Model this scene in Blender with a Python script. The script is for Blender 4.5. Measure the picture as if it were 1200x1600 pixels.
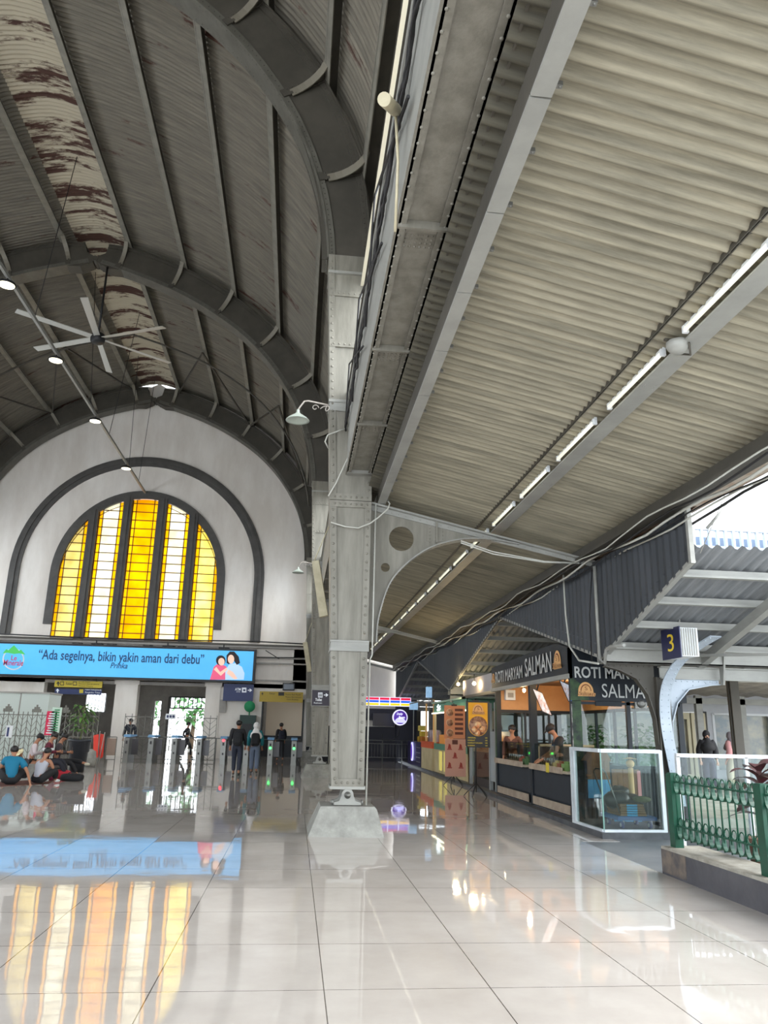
import bpy, bmesh, math, random
from mathutils import Vector, Matrix
random.seed(7)
C = bpy.context.scene
for o in list(bpy.data.objects): bpy.data.objects.remove(o)
# ---------------------------------------------------------------- camera (solved from the tile joints, the gutter lines and the mullions)
FPX = 1203.0; EYE = Vector((0, 0, 1.5))
_f = Vector((460-600, 1136-800, FPX)); _n = _f.cross(Vector((1, .022, 0)))
if _n.y > 0: _n = -_n
_Y = _f.normalized(); _Z = _n.normalized(); _X = _Y.cross(_Z)
MW = Matrix((_X, _Y, _Z))                       # camera(right, down, forward) -> world
cam = bpy.data.cameras.new('camera'); camo = bpy.data.objects.new('camera', cam); C.collection.objects.link(camo)
cam.sensor_fit = 'VERTICAL'; cam.sensor_height = 36; cam.lens = FPX/1600*36; cam.clip_end = 500; cam.clip_start = .05
r_, u_, b_ = MW.col[0], -MW.col[1], -MW.col[2]
camo.matrix_world = Matrix(((r_.x, u_.x, b_.x, EYE.x), (r_.y, u_.y, b_.y, EYE.y), (r_.z, u_.z, b_.z, EYE.z), (0, 0, 0, 1)))
C.camera = camo
def P(px, py, **k):                             # where the sight line of a pixel of the photo meets a plane x=, y= or z=
    r = MW @ Vector((px-600, py-800, FPX)); (a, v), = k.items(); i = 'xyz'.index(a)
    return EYE + r*((v-EYE[i])/r[i])
# ---------------------------------------------------------------- light
C.view_settings.view_transform = 'Standard'; C.view_settings.look = 'None'; C.view_settings.gamma = 1
C.view_settings.use_curve_mapping = False; C.view_settings.exposure = 2.03
W = bpy.data.worlds.new('sky'); C.world = W; W.use_nodes = True
bg = W.node_tree.nodes['Background']; bg.inputs[0].default_value = (.86, .93, 1, 1); bg.inputs[1].default_value = 1.25
sun = bpy.data.lights.new('sun', 'SUN'); sun.energy = 1.35; sun.angle = .9; sun.color = (1, .95, .86)
suno = bpy.data.objects.new('sun', sun); C.collection.objects.link(suno)
suno.rotation_euler = Vector((.95, -.2, .62)).to_track_quat('Z', 'Y').to_euler()
# ---------------------------------------------------------------- materials
def s2l(c):
    return tuple((v/12.92 if v <= .04045 else ((v+.055)/1.055)**2.4) for v in (x/255 for x in c)) + (1,)
MATS = {}
def mat(name, rgb, rough=.6, metal=0, var=.0, scale=3, rgb2=None, stretch=(1, 1, 1), bump=0, bscale=40, emit=0, trans=0, ior=1.5, alpha=1):
    if name in MATS: return MATS[name]
    m = bpy.data.materials.new(name); m.use_nodes = True; t = m.node_tree; b = t.nodes['Principled BSDF']
    b.inputs['Base Color'].default_value = s2l(rgb); b.inputs['Roughness'].default_value = rough; b.inputs['Metallic'].default_value = metal
    b.inputs['IOR'].default_value = ior
    if emit: b.inputs['Emission Color'].default_value = s2l(rgb); b.inputs['Emission Strength'].default_value = emit
    if trans: b.inputs['Transmission Weight'].default_value = trans
    if rgb2 or bump:
        g = t.nodes.new('ShaderNodeNewGeometry'); mp = t.nodes.new('ShaderNodeMapping'); mp.inputs['Scale'].default_value = stretch
        t.links.new(g.outputs['Position'], mp.inputs[0])
    if rgb2:
        n = t.nodes.new('ShaderNodeTexNoise'); n.inputs['Scale'].default_value = scale; n.inputs['Detail'].default_value = 7; n.inputs['Roughness'].default_value = .62
        r = t.nodes.new('ShaderNodeValToRGB'); r.color_ramp.elements[0].position = .36; r.color_ramp.elements[1].position = .64
        r.color_ramp.elements[0].color = s2l(rgb); r.color_ramp.elements[1].color = s2l(rgb2)
        t.links.new(mp.outputs[0], n.inputs['Vector']); t.links.new(n.outputs[0], r.inputs[0]); t.links.new(r.outputs[0], b.inputs['Base Color'])
    if bump:
        n2 = t.nodes.new('ShaderNodeTexNoise'); n2.inputs['Scale'].default_value = bscale; n2.inputs['Detail'].default_value = 5
        bp = t.nodes.new('ShaderNodeBump'); bp.inputs['Strength'].default_value = bump; bp.inputs['Distance'].default_value = .02
        t.links.new(mp.outputs[0], n2.inputs['Vector']); t.links.new(n2.outputs[0], bp.inputs['Height']); t.links.new(bp.outputs[0], b.inputs['Normal'])
    MATS[name] = m; return m
def glassmat(name, tint=(235, 245, 245), amt=.12, refl=.6):
    m = bpy.data.materials.new(name); m.use_nodes = True; t = m.node_tree; t.nodes.clear()
    o = t.nodes.new('ShaderNodeOutputMaterial'); tr = t.nodes.new('ShaderNodeBsdfTransparent'); gl = t.nodes.new('ShaderNodeBsdfGlossy')
    tr.inputs[0].default_value = s2l(tint); gl.inputs['Roughness'].default_value = .02
    fr = t.nodes.new('ShaderNodeFresnel'); fr.inputs[0].default_value = 1.5; mx = t.nodes.new('ShaderNodeMixShader')
    ma = t.nodes.new('ShaderNodeMath'); ma.operation = 'MULTIPLY_ADD'; ma.inputs[1].default_value = refl; ma.inputs[2].default_value = amt*.3
    t.links.new(fr.outputs[0], ma.inputs[0]); t.links.new(ma.outputs[0], mx.inputs[0]); t.links.new(tr.outputs[0], mx.inputs[1]); t.links.new(gl.outputs[0], mx.inputs[2])
    t.links.new(mx.outputs[0], o.inputs[0]); MATS[name] = m; return m
def stained(name, c1, c2):
    m = bpy.data.materials.new(name); m.use_nodes = True; t = m.node_tree; t.nodes.clear()
    o = t.nodes.new('ShaderNodeOutputMaterial'); tl = t.nodes.new('ShaderNodeBsdfTranslucent'); df = t.nodes.new('ShaderNodeBsdfDiffuse'); tr = t.nodes.new('ShaderNodeBsdfTransparent')
    n = t.nodes.new('ShaderNodeTexNoise'); n.inputs['Scale'].default_value = .9; n.inputs['Detail'].default_value = 4; g = t.nodes.new('ShaderNodeNewGeometry')
    r = t.nodes.new('ShaderNodeValToRGB'); r.color_ramp.elements[0].position = .35; r.color_ramp.elements[1].position = .65
    r.color_ramp.elements[0].color = s2l(c1); r.color_ramp.elements[1].color = s2l(c2)
    t.links.new(g.outputs['Position'], n.inputs['Vector']); t.links.new(n.outputs[0], r.inputs[0])
    for s in (tl, tr, df): t.links.new(r.outputs[0], s.inputs[0])
    m1 = t.nodes.new('ShaderNodeMixShader'); m1.inputs[0].default_value = .22; m2 = t.nodes.new('ShaderNodeMixShader'); m2.inputs[0].default_value = .06
    t.links.new(tl.outputs[0], m1.inputs[1]); t.links.new(tr.outputs[0], m1.inputs[2]); t.links.new(m1.outputs[0], m2.inputs[1]); t.links.new(df.outputs[0], m2.inputs[2])
    t.links.new(m2.outputs[0], o.inputs[0]); MATS[name] = m; return m
steel = mat('grey painted steel', (116, 113, 103), .5, .1, rgb2=(138, 135, 125), scale=1.6, stretch=(4, 4, .6), bump=.12, bscale=12)
steelD = mat('dark painted steel', (66, 63, 56), .55, .1, rgb2=(80, 76, 68), scale=1.2, bump=.1, bscale=10)
steelL = mat('light grey painted steel', (156, 156, 150), .5, .1, rgb2=(142, 142, 137), scale=2, stretch=(1, 1, 3))
steelB = mat('pale blue grey painted steel', (176, 186, 196), .45, .1, rgb2=(162, 172, 182), scale=1.5)
cream = mat('cream painted steel', (196, 188, 160), .5, rgb2=(170, 160, 132), scale=3)
black = mat('black paint', (26, 27, 30), .5); cable = mat('black cable', (30, 29, 30), .6); white = mat('white paint', (225, 228, 230), .45)
wcable = mat('pale cable', (190, 190, 182), .5)
chrome = mat('brushed steel', (120, 120, 116), .38, .6); concrete = mat('worn concrete', (128, 128, 123), .85, rgb2=(160, 160, 154), scale=3.5, bump=.5, bscale=14)
kerbm = mat('dark kerb stone', (62, 64, 68), .6, rgb2=(84, 86, 90), scale=3, bump=.2, bscale=20)
darkst = mat('dark grey paving', (104, 108, 114), .35, rgb2=(124, 126, 130), scale=2, bump=.15, bscale=20)
plaster = mat('white plaster', (238, 233, 226), .8, rgb2=(220, 213, 204), scale=.55, stretch=(1.5, 1, .5), bump=.25, bscale=3)
greypl = mat('grey plaster', (150, 147, 142), .8, rgb2=(172, 168, 162), scale=1.2)
wframe = mat('charcoal window paint', (72, 70, 68), .6, rgb2=(84, 82, 79), scale=2)
green = mat('green railing paint', (6, 62, 45), .4, rgb2=(10, 76, 55), scale=6)
kblack = mat('kiosk blue black panel', (14, 22, 32), .5, rgb2=(18, 28, 38), scale=3); skin = mat('skin', (168, 118, 90), .6); skin2 = mat('skin light', (205, 160, 135), .6)
hair = mat('black hair', (22, 19, 18), .5)
glass = glassmat('clear glass', (236, 244, 244), .05, .4); glassM = glassmat('kiosk glass', (226, 234, 232), .08, .45)
# ---------------------------------------------------------------- mesh builder
def rootloc(p):
    v = Vector((0, 0, 0))
    while p is not None: v += p.location; p = p.parent
    return v
class MB:
    def __init__(s): s.v = []; s.f = []; s.sm = []; s.mi = []; s.m = 0
    def add(s, vs, fs, smooth=False):
        n = len(s.v); s.v += [tuple(v) for v in vs]
        for f in fs: s.f.append(tuple(i+n for i in f)); s.sm.append(smooth); s.mi.append(s.m)
        return s
    def box(s, x0, x1, y0, y1, z0, z1):
        return s.add([(x, y, z) for z in (z0, z1) for y in (y0, y1) for x in (x0, x1)],
                     [(0, 2, 3, 1), (4, 5, 7, 6), (0, 1, 5, 4), (2, 6, 7, 3), (0, 4, 6, 2), (1, 3, 7, 5)])
    def bar(s, a, b, w, h, up=(0, 0, 1)):           # beam of section w x h from a to b, up = direction of h
        a, b, up = Vector(a), Vector(b), Vector(up); d = (b-a).normalized(); sd = d.cross(up)
        if sd.length < 1e-4: sd = d.cross(Vector((1, 0, 0)))
        sd.normalize(); u = sd.cross(d).normalized(); sd *= w/2; u *= h/2
        vs = [p+i*sd+j*u for p in (a, b) for i, j in ((-1, -1), (1, -1), (1, 1), (-1, 1))]
        return s.add(vs, [(3, 2, 1, 0), (4, 5, 6, 7), (0, 1, 5, 4), (1, 2, 6, 5), (2, 3, 7, 6), (3, 0, 4, 7)])
    def tube(s, pts, r, n=8, cap=True):
        pts = [Vector(p) for p in pts]; R = r if isinstance(r, (list, tuple)) else [r]*len(pts)
        vs = []; prev = None
        for i, p in enumerate(pts):
            d = (pts[min(i+1, len(pts)-1)]-pts[max(i-1, 0)])
            d = d.normalized() if d.length > 1e-9 else Vector((0, 0, 1))
            if prev is None: a = d.orthogonal().normalized()
            else:
                a = prev-d*prev.dot(d); a = a.normalized() if a.length > 1e-6 else d.orthogonal().normalized()
            prev = a; b = d.cross(a)
            vs += [p+(a*math.cos(2*math.pi*k/n)+b*math.sin(2*math.pi*k/n))*R[i] for k in range(n)]
        fs = [(i*n+k, i*n+(k+1) % n, (i+1)*n+(k+1) % n, (i+1)*n+k) for i in range(len(pts)-1) for k in range(n)]
        s.add(vs, fs, True)
        if cap:
            m = len(s.v)-len(vs)
            for f in (tuple(range(m+n-1, m-1, -1)), tuple(range(len(s.v)-n, len(s.v)))): s.f.append(f); s.sm.append(False); s.mi.append(s.m)
        return s
    def lathe(s, prof, c=(0, 0, 0), n=24, axis=None):  # prof: (radius, height)
        c = Vector(c); ax = Vector(axis or (0, 0, 1)).normalized(); a = ax.orthogonal().normalized(); b = ax.cross(a)
        vs = [c+ax*h+(a*math.cos(2*math.pi*k/n)+b*math.sin(2*math.pi*k/n))*r for r, h in prof for k in range(n)]
        return s.add(vs, [(i*n+k, i*n+(k+1) % n, (i+1)*n+(k+1) % n, (i+1)*n+k) for i in range(len(prof)-1) for k in range(n)], True)
    def cyl(s, a, b, r, n=16): return s.tube([a, b], r, n)
    def blob(s, c, r, p=1.0, n=14, m=9, rot=None):      # ellipsoid, p<1 squarer
        c = Vector(c); f = lambda t: math.copysign(abs(t)**p, t); vs = []
        for j in range(m+1):
            ph = -math.pi/2+math.pi*j/m
            for k in range(n):
                th = 2*math.pi*k/n; q = Vector((r[0]*f(math.cos(ph))*f(math.cos(th)), r[1]*f(math.cos(ph))*f(math.sin(th)), r[2]*f(math.sin(ph))))
                if rot: q = rot @ q
                vs.append(c+q)
        return s.add(vs, [(j*n+k, j*n+(k+1) % n, (j+1)*n+(k+1) % n, (j+1)*n+k) for j in range(m) for k in range(n)], True)
    def prism(s, poly, d, holes=()):                    # planar polygon (with holes) given in 3D, extruded by d
        bm = bmesh.new(); d = Vector(d); es = []
        loops = [poly]+list(holes)
        for lp in loops:
            vv = [bm.verts.new(p) for p in lp]
            es += [bm.edges.new((vv[i], vv[(i+1) % len(vv)])) for i in range(len(vv))]
        bmesh.ops.triangle_fill(bm, edges=es, use_beauty=True)
        bm.verts.index_update(); base = [v.co.copy() for v in bm.verts]; tris = [[v.index for v in f.verts] for f in bm.faces]; bm.free()
        n = len(base); vs = base+[v+d for v in base]; fs = [tuple(t) for t in tris]+[tuple(i+n for i in reversed(t)) for t in tris]; k = 0
        for lp in loops:
            m = len(lp)
            fs += [(k+i, k+(i+1) % m, n+k+(i+1) % m, n+k+i) for i in range(m)]; k += m
        return s.add(vs, fs)
    def sweep(s, path, frames, sec):                    # section points (a,b) carried along path with (va, vb) frames
        n = len(sec); vs = [Vector(p)+va*a+vb*b for p, (va, vb) in zip(path, frames) for a, b in sec]
        fs = [(i*n+k, i*n+(k+1) % n, (i+1)*n+(k+1) % n, (i+1)*n+k) for i in range(len(path)-1) for k in range(n)]
        fs += [tuple(range(n-1, -1, -1)), tuple(range((len(path)-1)*n, len(path)*n))]
        return s.add(vs, fs)
    def rivet(s, p, nrm, r=.016):
        p = Vector(p); nrm = Vector(nrm).normalized(); a = nrm.orthogonal().normalized(); b = nrm.cross(a); vs = []
        for h, rr in ((0, 1), (.55, .8)): vs += [p+nrm*(h*r)+(a*math.cos(k*math.pi/3)+b*math.sin(k*math.pi/3))*r*rr for k in range(6)]
        vs.append(p+nrm*r*.8)
        return s.add(vs, [(k, (k+1) % 6, 6+(k+1) % 6, 6+k) for k in range(6)]+[(6+k, 6+(k+1) % 6, 12) for k in range(6)], True)
    def rivets(s, a, b, step, nrm, r=.016):
        a, b = Vector(a), Vector(b); n = max(1, int((b-a).length/step))
        for i in range(n): s.rivet(a+(b-a)*((i+.5)/n), nrm, r)
        return s
    def build(s, name, m, parent=None, local=False):
        me = bpy.data.meshes.new(name)
        if parent is not None: off = Vector((0, 0, 0)) if local else rootloc(parent)
        elif local: off = Vector((0, 0, 0))
        else:
            xs = [v[0] for v in s.v]; ys = [v[1] for v in s.v]; off = Vector(((min(xs)+max(xs))/2, (min(ys)+max(ys))/2, min(v[2] for v in s.v)))
        me.from_pydata([tuple(Vector(v)-off) for v in s.v], [], s.f)
        bm = bmesh.new(); bm.from_mesh(me); bmesh.ops.recalc_face_normals(bm, faces=bm.faces); bm.to_mesh(me); bm.free()
        me.polygons.foreach_set('use_smooth', s.sm)
        for q in (m if isinstance(m, (list, tuple)) else [m]): me.materials.append(q)
        me.polygons.foreach_set('material_index', s.mi)
        o = bpy.data.objects.new(name, me); C.collection.objects.link(o)
        if parent is not None: o.parent = parent
        elif not local: o.location = off
        return o
def tag(o, label=None, cat=None, group=None, kind=None):
    if label: o['label'] = label
    if cat: o['category'] = cat
    if group: o['group'] = group
    if kind: o['kind'] = kind
    return o
def thing(name, label, cat, loc=(0, 0, 0), rz=0, group=None):
    o = bpy.data.objects.new(name, None); C.collection.objects.link(o); o.location = Vector(loc); o.rotation_euler = (0, 0, rz); o.empty_display_size = .1
    return tag(o, label, cat, group)
def struct(o): o['kind'] = 'structure'; return o
def dup(root, loc, rz=None, label=None, group=None):
    r = root.copy(); C.collection.objects.link(r); r.location = Vector(loc)
    if rz is not None: r.rotation_euler = (0, 0, rz)
    if label: r['label'] = label
    if group: r['group'] = group
    for ch in list(root.children):
        c = ch.copy(); C.collection.objects.link(c); c.parent = r
        for g in list(ch.children):
            d = g.copy(); C.collection.objects.link(d); d.parent = c
    return r
def text(txt, O, u, v, w, h, m, parent=None, name='lettering', shear=0, depth=.004, local=False, bold=0):
    cu = bpy.data.curves.new('t', 'FONT'); cu.body = txt; cu.extrude = 0; cu.shear = shear; cu.offset = bold; cu.resolution_u = 3
    t = bpy.data.objects.new('t', cu); C.collection.objects.link(t); bpy.context.view_layer.update()
    me0 = bpy.data.meshes.new_from_object(t.evaluated_get(bpy.context.evaluated_depsgraph_get()))
    vs = [q.co.copy() for q in me0.vertices]; fs = [tuple(p.vertices) for p in me0.polygons]
    bpy.data.objects.remove(t); bpy.data.curves.remove(cu); bpy.data.meshes.remove(me0)
    x0 = min(q.x for q in vs); x1 = max(q.x for q in vs); y0 = min(q.y for q in vs); y1 = max(q.y for q in vs)
    O, u, v = Vector(O), Vector(u).normalized(), Vector(v).normalized(); n = u.cross(v)
    b = MB(); b.add([O+u*((q.x-x0)/(x1-x0)*w)+v*((q.y-y0)/(y1-y0)*h)+n*depth for q in vs], fs)
    return b.build(name, m, parent, local)
def ell(cx, cz, a, b, t0, t1, n, y):
    return [(cx+a*math.cos(t0+(t1-t0)*i/n), y, cz+b*math.sin(t0+(t1-t0)*i/n)) for i in range(n+1)]
def corr(ax, pitch, amp, u0, u1, pts, nper=6):
    """corrugated sheet: waves run along axis ax ('x' or 'y'), profile pts [(pos, z, nx, nz)] is the other way"""
    b = MB(); N = int((u1-u0)/pitch*nper); vs = []
    for i in range(N+1):
        u = u0+(u1-u0)*i/N; w = amp*math.sin(2*math.pi*u/pitch)
        for (q, z, nq, nz) in pts:
            vs.append((q+nq*w, u, z+nz*w) if ax == 'y' else (u, q+nq*w, z+nz*w))
    m = len(pts)
    return b.add(vs, [(i*m+k, (i+1)*m+k, (i+1)*m+k+1, i*m+k+1) for i in range(N) for k in range(m-1)], True)
def sheetmat(name, base, light, rust, rx=None, amt=.62, along='x'):
    m = bpy.data.materials.new(name); m.use_nodes = True; t = m.node_tree; b = t.nodes['Principled BSDF']; N = t.nodes.new; L = t.links.new
    g = N('ShaderNodeNewGeometry'); mp = N('ShaderNodeMapping'); mp.inputs['Scale'].default_value = (.7, 13, .7) if along == 'x' else (13, .7, .7); L(g.outputs['Position'], mp.inputs[0])
    n = N('ShaderNodeTexNoise'); n.inputs['Scale'].default_value = 1.1; n.inputs['Detail'].default_value = 8; n.inputs['Roughness'].default_value = .7; L(mp.outputs[0], n.inputs['Vector'])
    r = N('ShaderNodeValToRGB'); r.color_ramp.elements[0].position = .32; r.color_ramp.elements[1].position = .68; r.color_ramp.elements[0].color = s2l(base); r.color_ramp.elements[1].color = s2l(light); L(n.outputs[0], r.inputs[0])
    n2 = N('ShaderNodeTexNoise'); n2.inputs['Scale'].default_value = .9; n2.inputs['Detail'].default_value = 12; n2.inputs['Roughness'].default_value = .72
    mp2 = N('ShaderNodeMapping'); mp2.inputs['Scale'].default_value = (.3, 1.6, .3) if along == 'x' else (2.4, .5, .5); L(g.outputs['Position'], mp2.inputs[0]); L(mp2.outputs[0], n2.inputs['Vector'])
    r2 = N('ShaderNodeValToRGB'); r2.color_ramp.elements[0].position = amt; r2.color_ramp.elements[1].position = amt+.05; r2.color_ramp.elements[0].color = (0, 0, 0, 1); r2.color_ramp.elements[1].color = (1, 1, 1, 1)
    fac = n2.outputs[0]; col = r.outputs[0]
    if rx:
        sp = N('ShaderNodeSeparateXYZ'); L(g.outputs['Position'], sp.inputs[0]); sb = N('ShaderNodeMath'); sb.operation = 'SUBTRACT'; sb.inputs[1].default_value = rx[0]; L(sp.outputs[0], sb.inputs[0])
        ab = N('ShaderNodeMath'); ab.operation = 'ABSOLUTE'; L(sb.outputs[0], ab.inputs[0]); lt = N('ShaderNodeMath'); lt.operation = 'LESS_THAN'; lt.inputs[1].default_value = rx[1]; L(ab.outputs[0], lt.inputs[0])
        ma = N('ShaderNodeMath'); ma.operation = 'MULTIPLY_ADD'; ma.inputs[1].default_value = .1; L(lt.outputs[0], ma.inputs[0]); L(n2.outputs[0], ma.inputs[2]); fac = ma.outputs[0]
        m1 = N('ShaderNodeMix'); m1.data_type = 'RGBA'; m1.inputs[7].default_value = s2l((206, 196, 172)); L(r.outputs[0], m1.inputs[6])
        mm = N('ShaderNodeMath'); mm.operation = 'MULTIPLY'; mm.inputs[1].default_value = .6; L(lt.outputs[0], mm.inputs[0]); L(mm.outputs[0], m1.inputs[0]); col = m1.outputs[2]
    L(fac, r2.inputs[0]); mx = N('ShaderNodeMix'); mx.data_type = 'RGBA'; mx.inputs[7].default_value = s2l(rust); L(r2.outputs[0], mx.inputs[0]); L(col, mx.inputs[6]); L(mx.outputs[2], b.inputs['Base Color'])
    b.inputs['Roughness'].default_value = .75
    return m
# ================================================================ FLOOR
def tilemat():
    m = bpy.data.materials.new('polished floor tiles'); m.use_nodes = True; t = m.node_tree; b = t.nodes['Principled BSDF']; N = t.nodes.new; L = t.links.new
    g = N('ShaderNodeNewGeometry'); sp = N('ShaderNodeSeparateXYZ'); L(g.outputs['Position'], sp.inputs[0]); fs = []; ids = []
    for i, (o, pitch) in enumerate(((.253+10.1*2, 1.01), (5.178+1.01*40, 1.013))):
        a = N('ShaderNodeMath'); a.operation = 'ADD'; a.inputs[1].default_value = o-2*.253 if i == 0 else 60*1.013-5.178; L(sp.outputs[i], a.inputs[0])
        d = N('ShaderNodeMath'); d.operation = 'DIVIDE'; d.inputs[1].default_value = pitch; L(a.outputs[0], d.inputs[0])
        f = N('ShaderNodeMath'); f.operation = 'FRACT'; L(d.outputs[0], f.inputs[0]); fl = N('ShaderNodeMath'); fl.operation = 'FLOOR'; L(d.outputs[0], fl.inputs[0]); ids.append(fl)
        s = N('ShaderNodeMath'); s.operation = 'SUBTRACT'; s.inputs[1].default_value = .5; L(f.outputs[0], s.inputs[0])
        ab = N('ShaderNodeMath'); ab.operation = 'ABSOLUTE'; L(s.outputs[0], ab.inputs[0]); gt = N('ShaderNodeMath'); gt.operation = 'GREATER_THAN'; gt.inputs[1].default_value = .4965; L(ab.outputs[0], gt.inputs[0]); fs.append(gt)
    mxm = N('ShaderNodeMath'); mxm.operation = 'MAXIMUM'; L(fs[0].outputs[0], mxm.inputs[0]); L(fs[1].outputs[0], mxm.inputs[1])
    cb = N('ShaderNodeCombineXYZ'); L(ids[0].outputs[0], cb.inputs[0]); L(ids[1].outputs[0], cb.inputs[1])
    wn = N('ShaderNodeTexWhiteNoise'); L(cb.outputs[0], wn.inputs[0])
    n = N('ShaderNodeTexNoise'); n.inputs['Scale'].default_value = 1.3; n.inputs['Detail'].default_value = 8; n.inputs['Roughness'].default_value = .6; L(g.outputs['Position'], n.inputs['Vector'])
    r = N('ShaderNodeValToRGB'); r.color_ramp.elements[0].position = .3; r.color_ramp.elements[1].position = .7; r.color_ramp.elements[0].color = s2l((184, 177, 171)); r.color_ramp.elements[1].color = s2l((202, 196, 191)); L(n.outputs[0], r.inputs[0])
    mx = N('ShaderNodeMix'); mx.data_type = 'RGBA'; mx.inputs[7].default_value = s2l((96, 90, 85)); L(mxm.outputs[0], mx.inputs[0]); L(r.outputs[0], mx.inputs[6]); L(mx.outputs[2], b.inputs['Base Color'])
    rr = N('ShaderNodeMapRange'); rr.inputs[3].default_value = .015; rr.inputs[4].default_value = .05; L(n.outputs[0], rr.inputs[0]); L(rr.outputs[0], b.inputs['Roughness'])
    # every tile lies very slightly off level
    sub = N('ShaderNodeVectorMath'); sub.operation = 'SUBTRACT'; sub.inputs[1].default_value = (.5, .5, .5); L(wn.outputs['Color'], sub.inputs[0])
    sc = N('ShaderNodeVectorMath'); sc.operation = 'SCALE'; sc.inputs['Scale'].default_value = .0035; L(sub.outputs[0], sc.inputs[0])
    ad = N('ShaderNodeVectorMath'); ad.operation = 'ADD'; L(g.outputs['Normal'], ad.inputs[0]); L(sc.outputs[0], ad.inputs[1])
    n3 = N('ShaderNodeTexNoise'); n3.inputs['Scale'].default_value = 2.2; L(g.outputs['Position'], n3.inputs['Vector'])
    bp = N('ShaderNodeBump'); bp.inputs['Strength'].default_value = .05; bp.inputs['Distance'].default_value = .02; L(n3.outputs[0], bp.inputs['Height']); L(ad.outputs[0], bp.inputs['Normal'])
    L(bp.outputs[0], b.inputs['Normal']); b.inputs['IOR'].default_value = 1.72
    return m
tile = tilemat()
# the walking surface: hall floor with the strip that reaches the kiosk kerb
b = MB(); b.prism([(-18, -8, -.1), (4.21, -8, -.1), (4.21, 11.6, -.1), (4.78, 11.6, -.1), (5.0, 39.2, -.1), (2.5, 48, -.1), (-18, 48, -.1)], (0, 0, .1)); struct(b.build('floor', tile))
b = MB(); b.box(4.21, 6.9, 8.9, 11.85, -.1, -.004); struct(b.build('floor', darkst))
b = MB(); b.prism([(4.62, 11.85, -.1), (5.95, 11.85, -.1), (5.95, 39, -.1), (5.15, 39, -.1)], (0, 0, .18)); struct(b.build('trim_1', kerbm))
b = MB(); b.box(5.96, 60, -8, 60, -.3, -.05); b.box(-60, 4.2, 39.5, 90, -.3, -.06); struct(b.build('floor', mat('outdoor paving', (150, 148, 142), .8, rgb2=(128, 126, 120), scale=.6)))
b = MB(); b.box(6.5, 14, 13.8, 24, -.05, .1); struct(b.build('floor', mat('platform paving', (176, 172, 160), .7, rgb2=(150, 146, 136), scale=1.5)))
# ================================================================ FAR GABLE WALL with the arched window
XC = -8.1; YW = 39.0
inner_pts = [(.18, 9.7), (.13, 10.25), (-.02, 11.1), (-.3, 12.0), (-.68, 12.85), (-1.25, 13.75), (-1.95, 14.6), (-2.9, 15.45), (-4.3, 16.35), (-5.6, 16.95), (-6.9, 17.4), (-8.1, 17.75)]
def catmull(p, n=8):
    out = []
    for i in range(len(p)-1):
        p0 = p[max(i-1, 0)]; p1 = p[i]; p2 = p[i+1]; p3 = p[min(i+2, len(p)-1)]
        for k in range(n):
            t = k/n; out.append(tuple(.5*(2*p1[j]+(p2[j]-p0[j])*t+(2*p0[j]-5*p1[j]+4*p2[j]-p3[j])*t*t+(3*p1[j]-p0[j]-3*p2[j]+p3[j])*t**3) for j in (0, 1)))
    return out+[p[-1]]
prof = catmull(inner_pts)                        # right half, springing -> crown
def normals(pr):
    o = []
    for i in range(len(pr)):
        a = pr[max(i-1, 0)]; c = pr[min(i+1, len(pr)-1)]; d = Vector((c[0]-a[0], c[1]-a[1])).normalized(); o.append(Vector((d.y, -d.x)))
    return o
nrm = normals(prof); nrm = [n if n.x > 0 or n.y > 0 else -n for n in nrm]; nrm[-1] = Vector((.18, .98)).normalized()
def depth_at(i):
    t = i/(len(prof)-1); return .72+.25*math.sin(min(1, t*1.6)*math.pi/2)-.3*max(0, (t-.9)/.1)**1.5
SP = []; acc = 0                                # arc length measured from the crown
for i in range(len(prof)-1, -1, -1):
    if i < len(prof)-1: acc += math.dist(prof[i], prof[i+1])
    SP.append((acc, i))
def at_s(s):                                    # point and normal of the intrados at arc length s from the crown, right side
    for (s0, i0), (s1, i1) in zip(SP, SP[1:]):
        if s0 <= s <= s1:
            t = (s-s0)/(s1-s0); p = Vector(prof[i0])*(1-t)+Vector(prof[i1])*t; n = (nrm[i0]*(1-t)+nrm[i1]*t).normalized(); return p, n, depth_at(i0*(1-t)+i1*t)
    return Vector(prof[0]), nrm[0], depth_at(0)
mir = lambda x: 2*XC-x
outer = [(prof[i][0]+nrm[i].x*(depth_at(i)+.42), prof[i][1]+nrm[i].y*(depth_at(i)+.42)) for i in range(len(prof))]
wallpoly = [(1.35, 3.45), (1.35, 9.7)]+outer[:-1]+[(XC, 19.05)]+[(mir(x), z) for x, z in reversed(outer[:-1])]+[(mir(1.35), 9.7), (mir(1.35), 3.45)]
winhole = [(x, z) for x, _, z in ell(XC, 8.5, 3.87, 4.1, 0, math.pi, 32, 0)]+[(XC-3.87, 5.42), (XC+3.87, 5.42)]
b = MB(); b.prism([(x, YW, z) for x, z in wallpoly], (0, .5, 0), [[(x, YW, z) for x, z in winhole]])
wallf = struct(b.build('wall_far', plaster))
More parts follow.
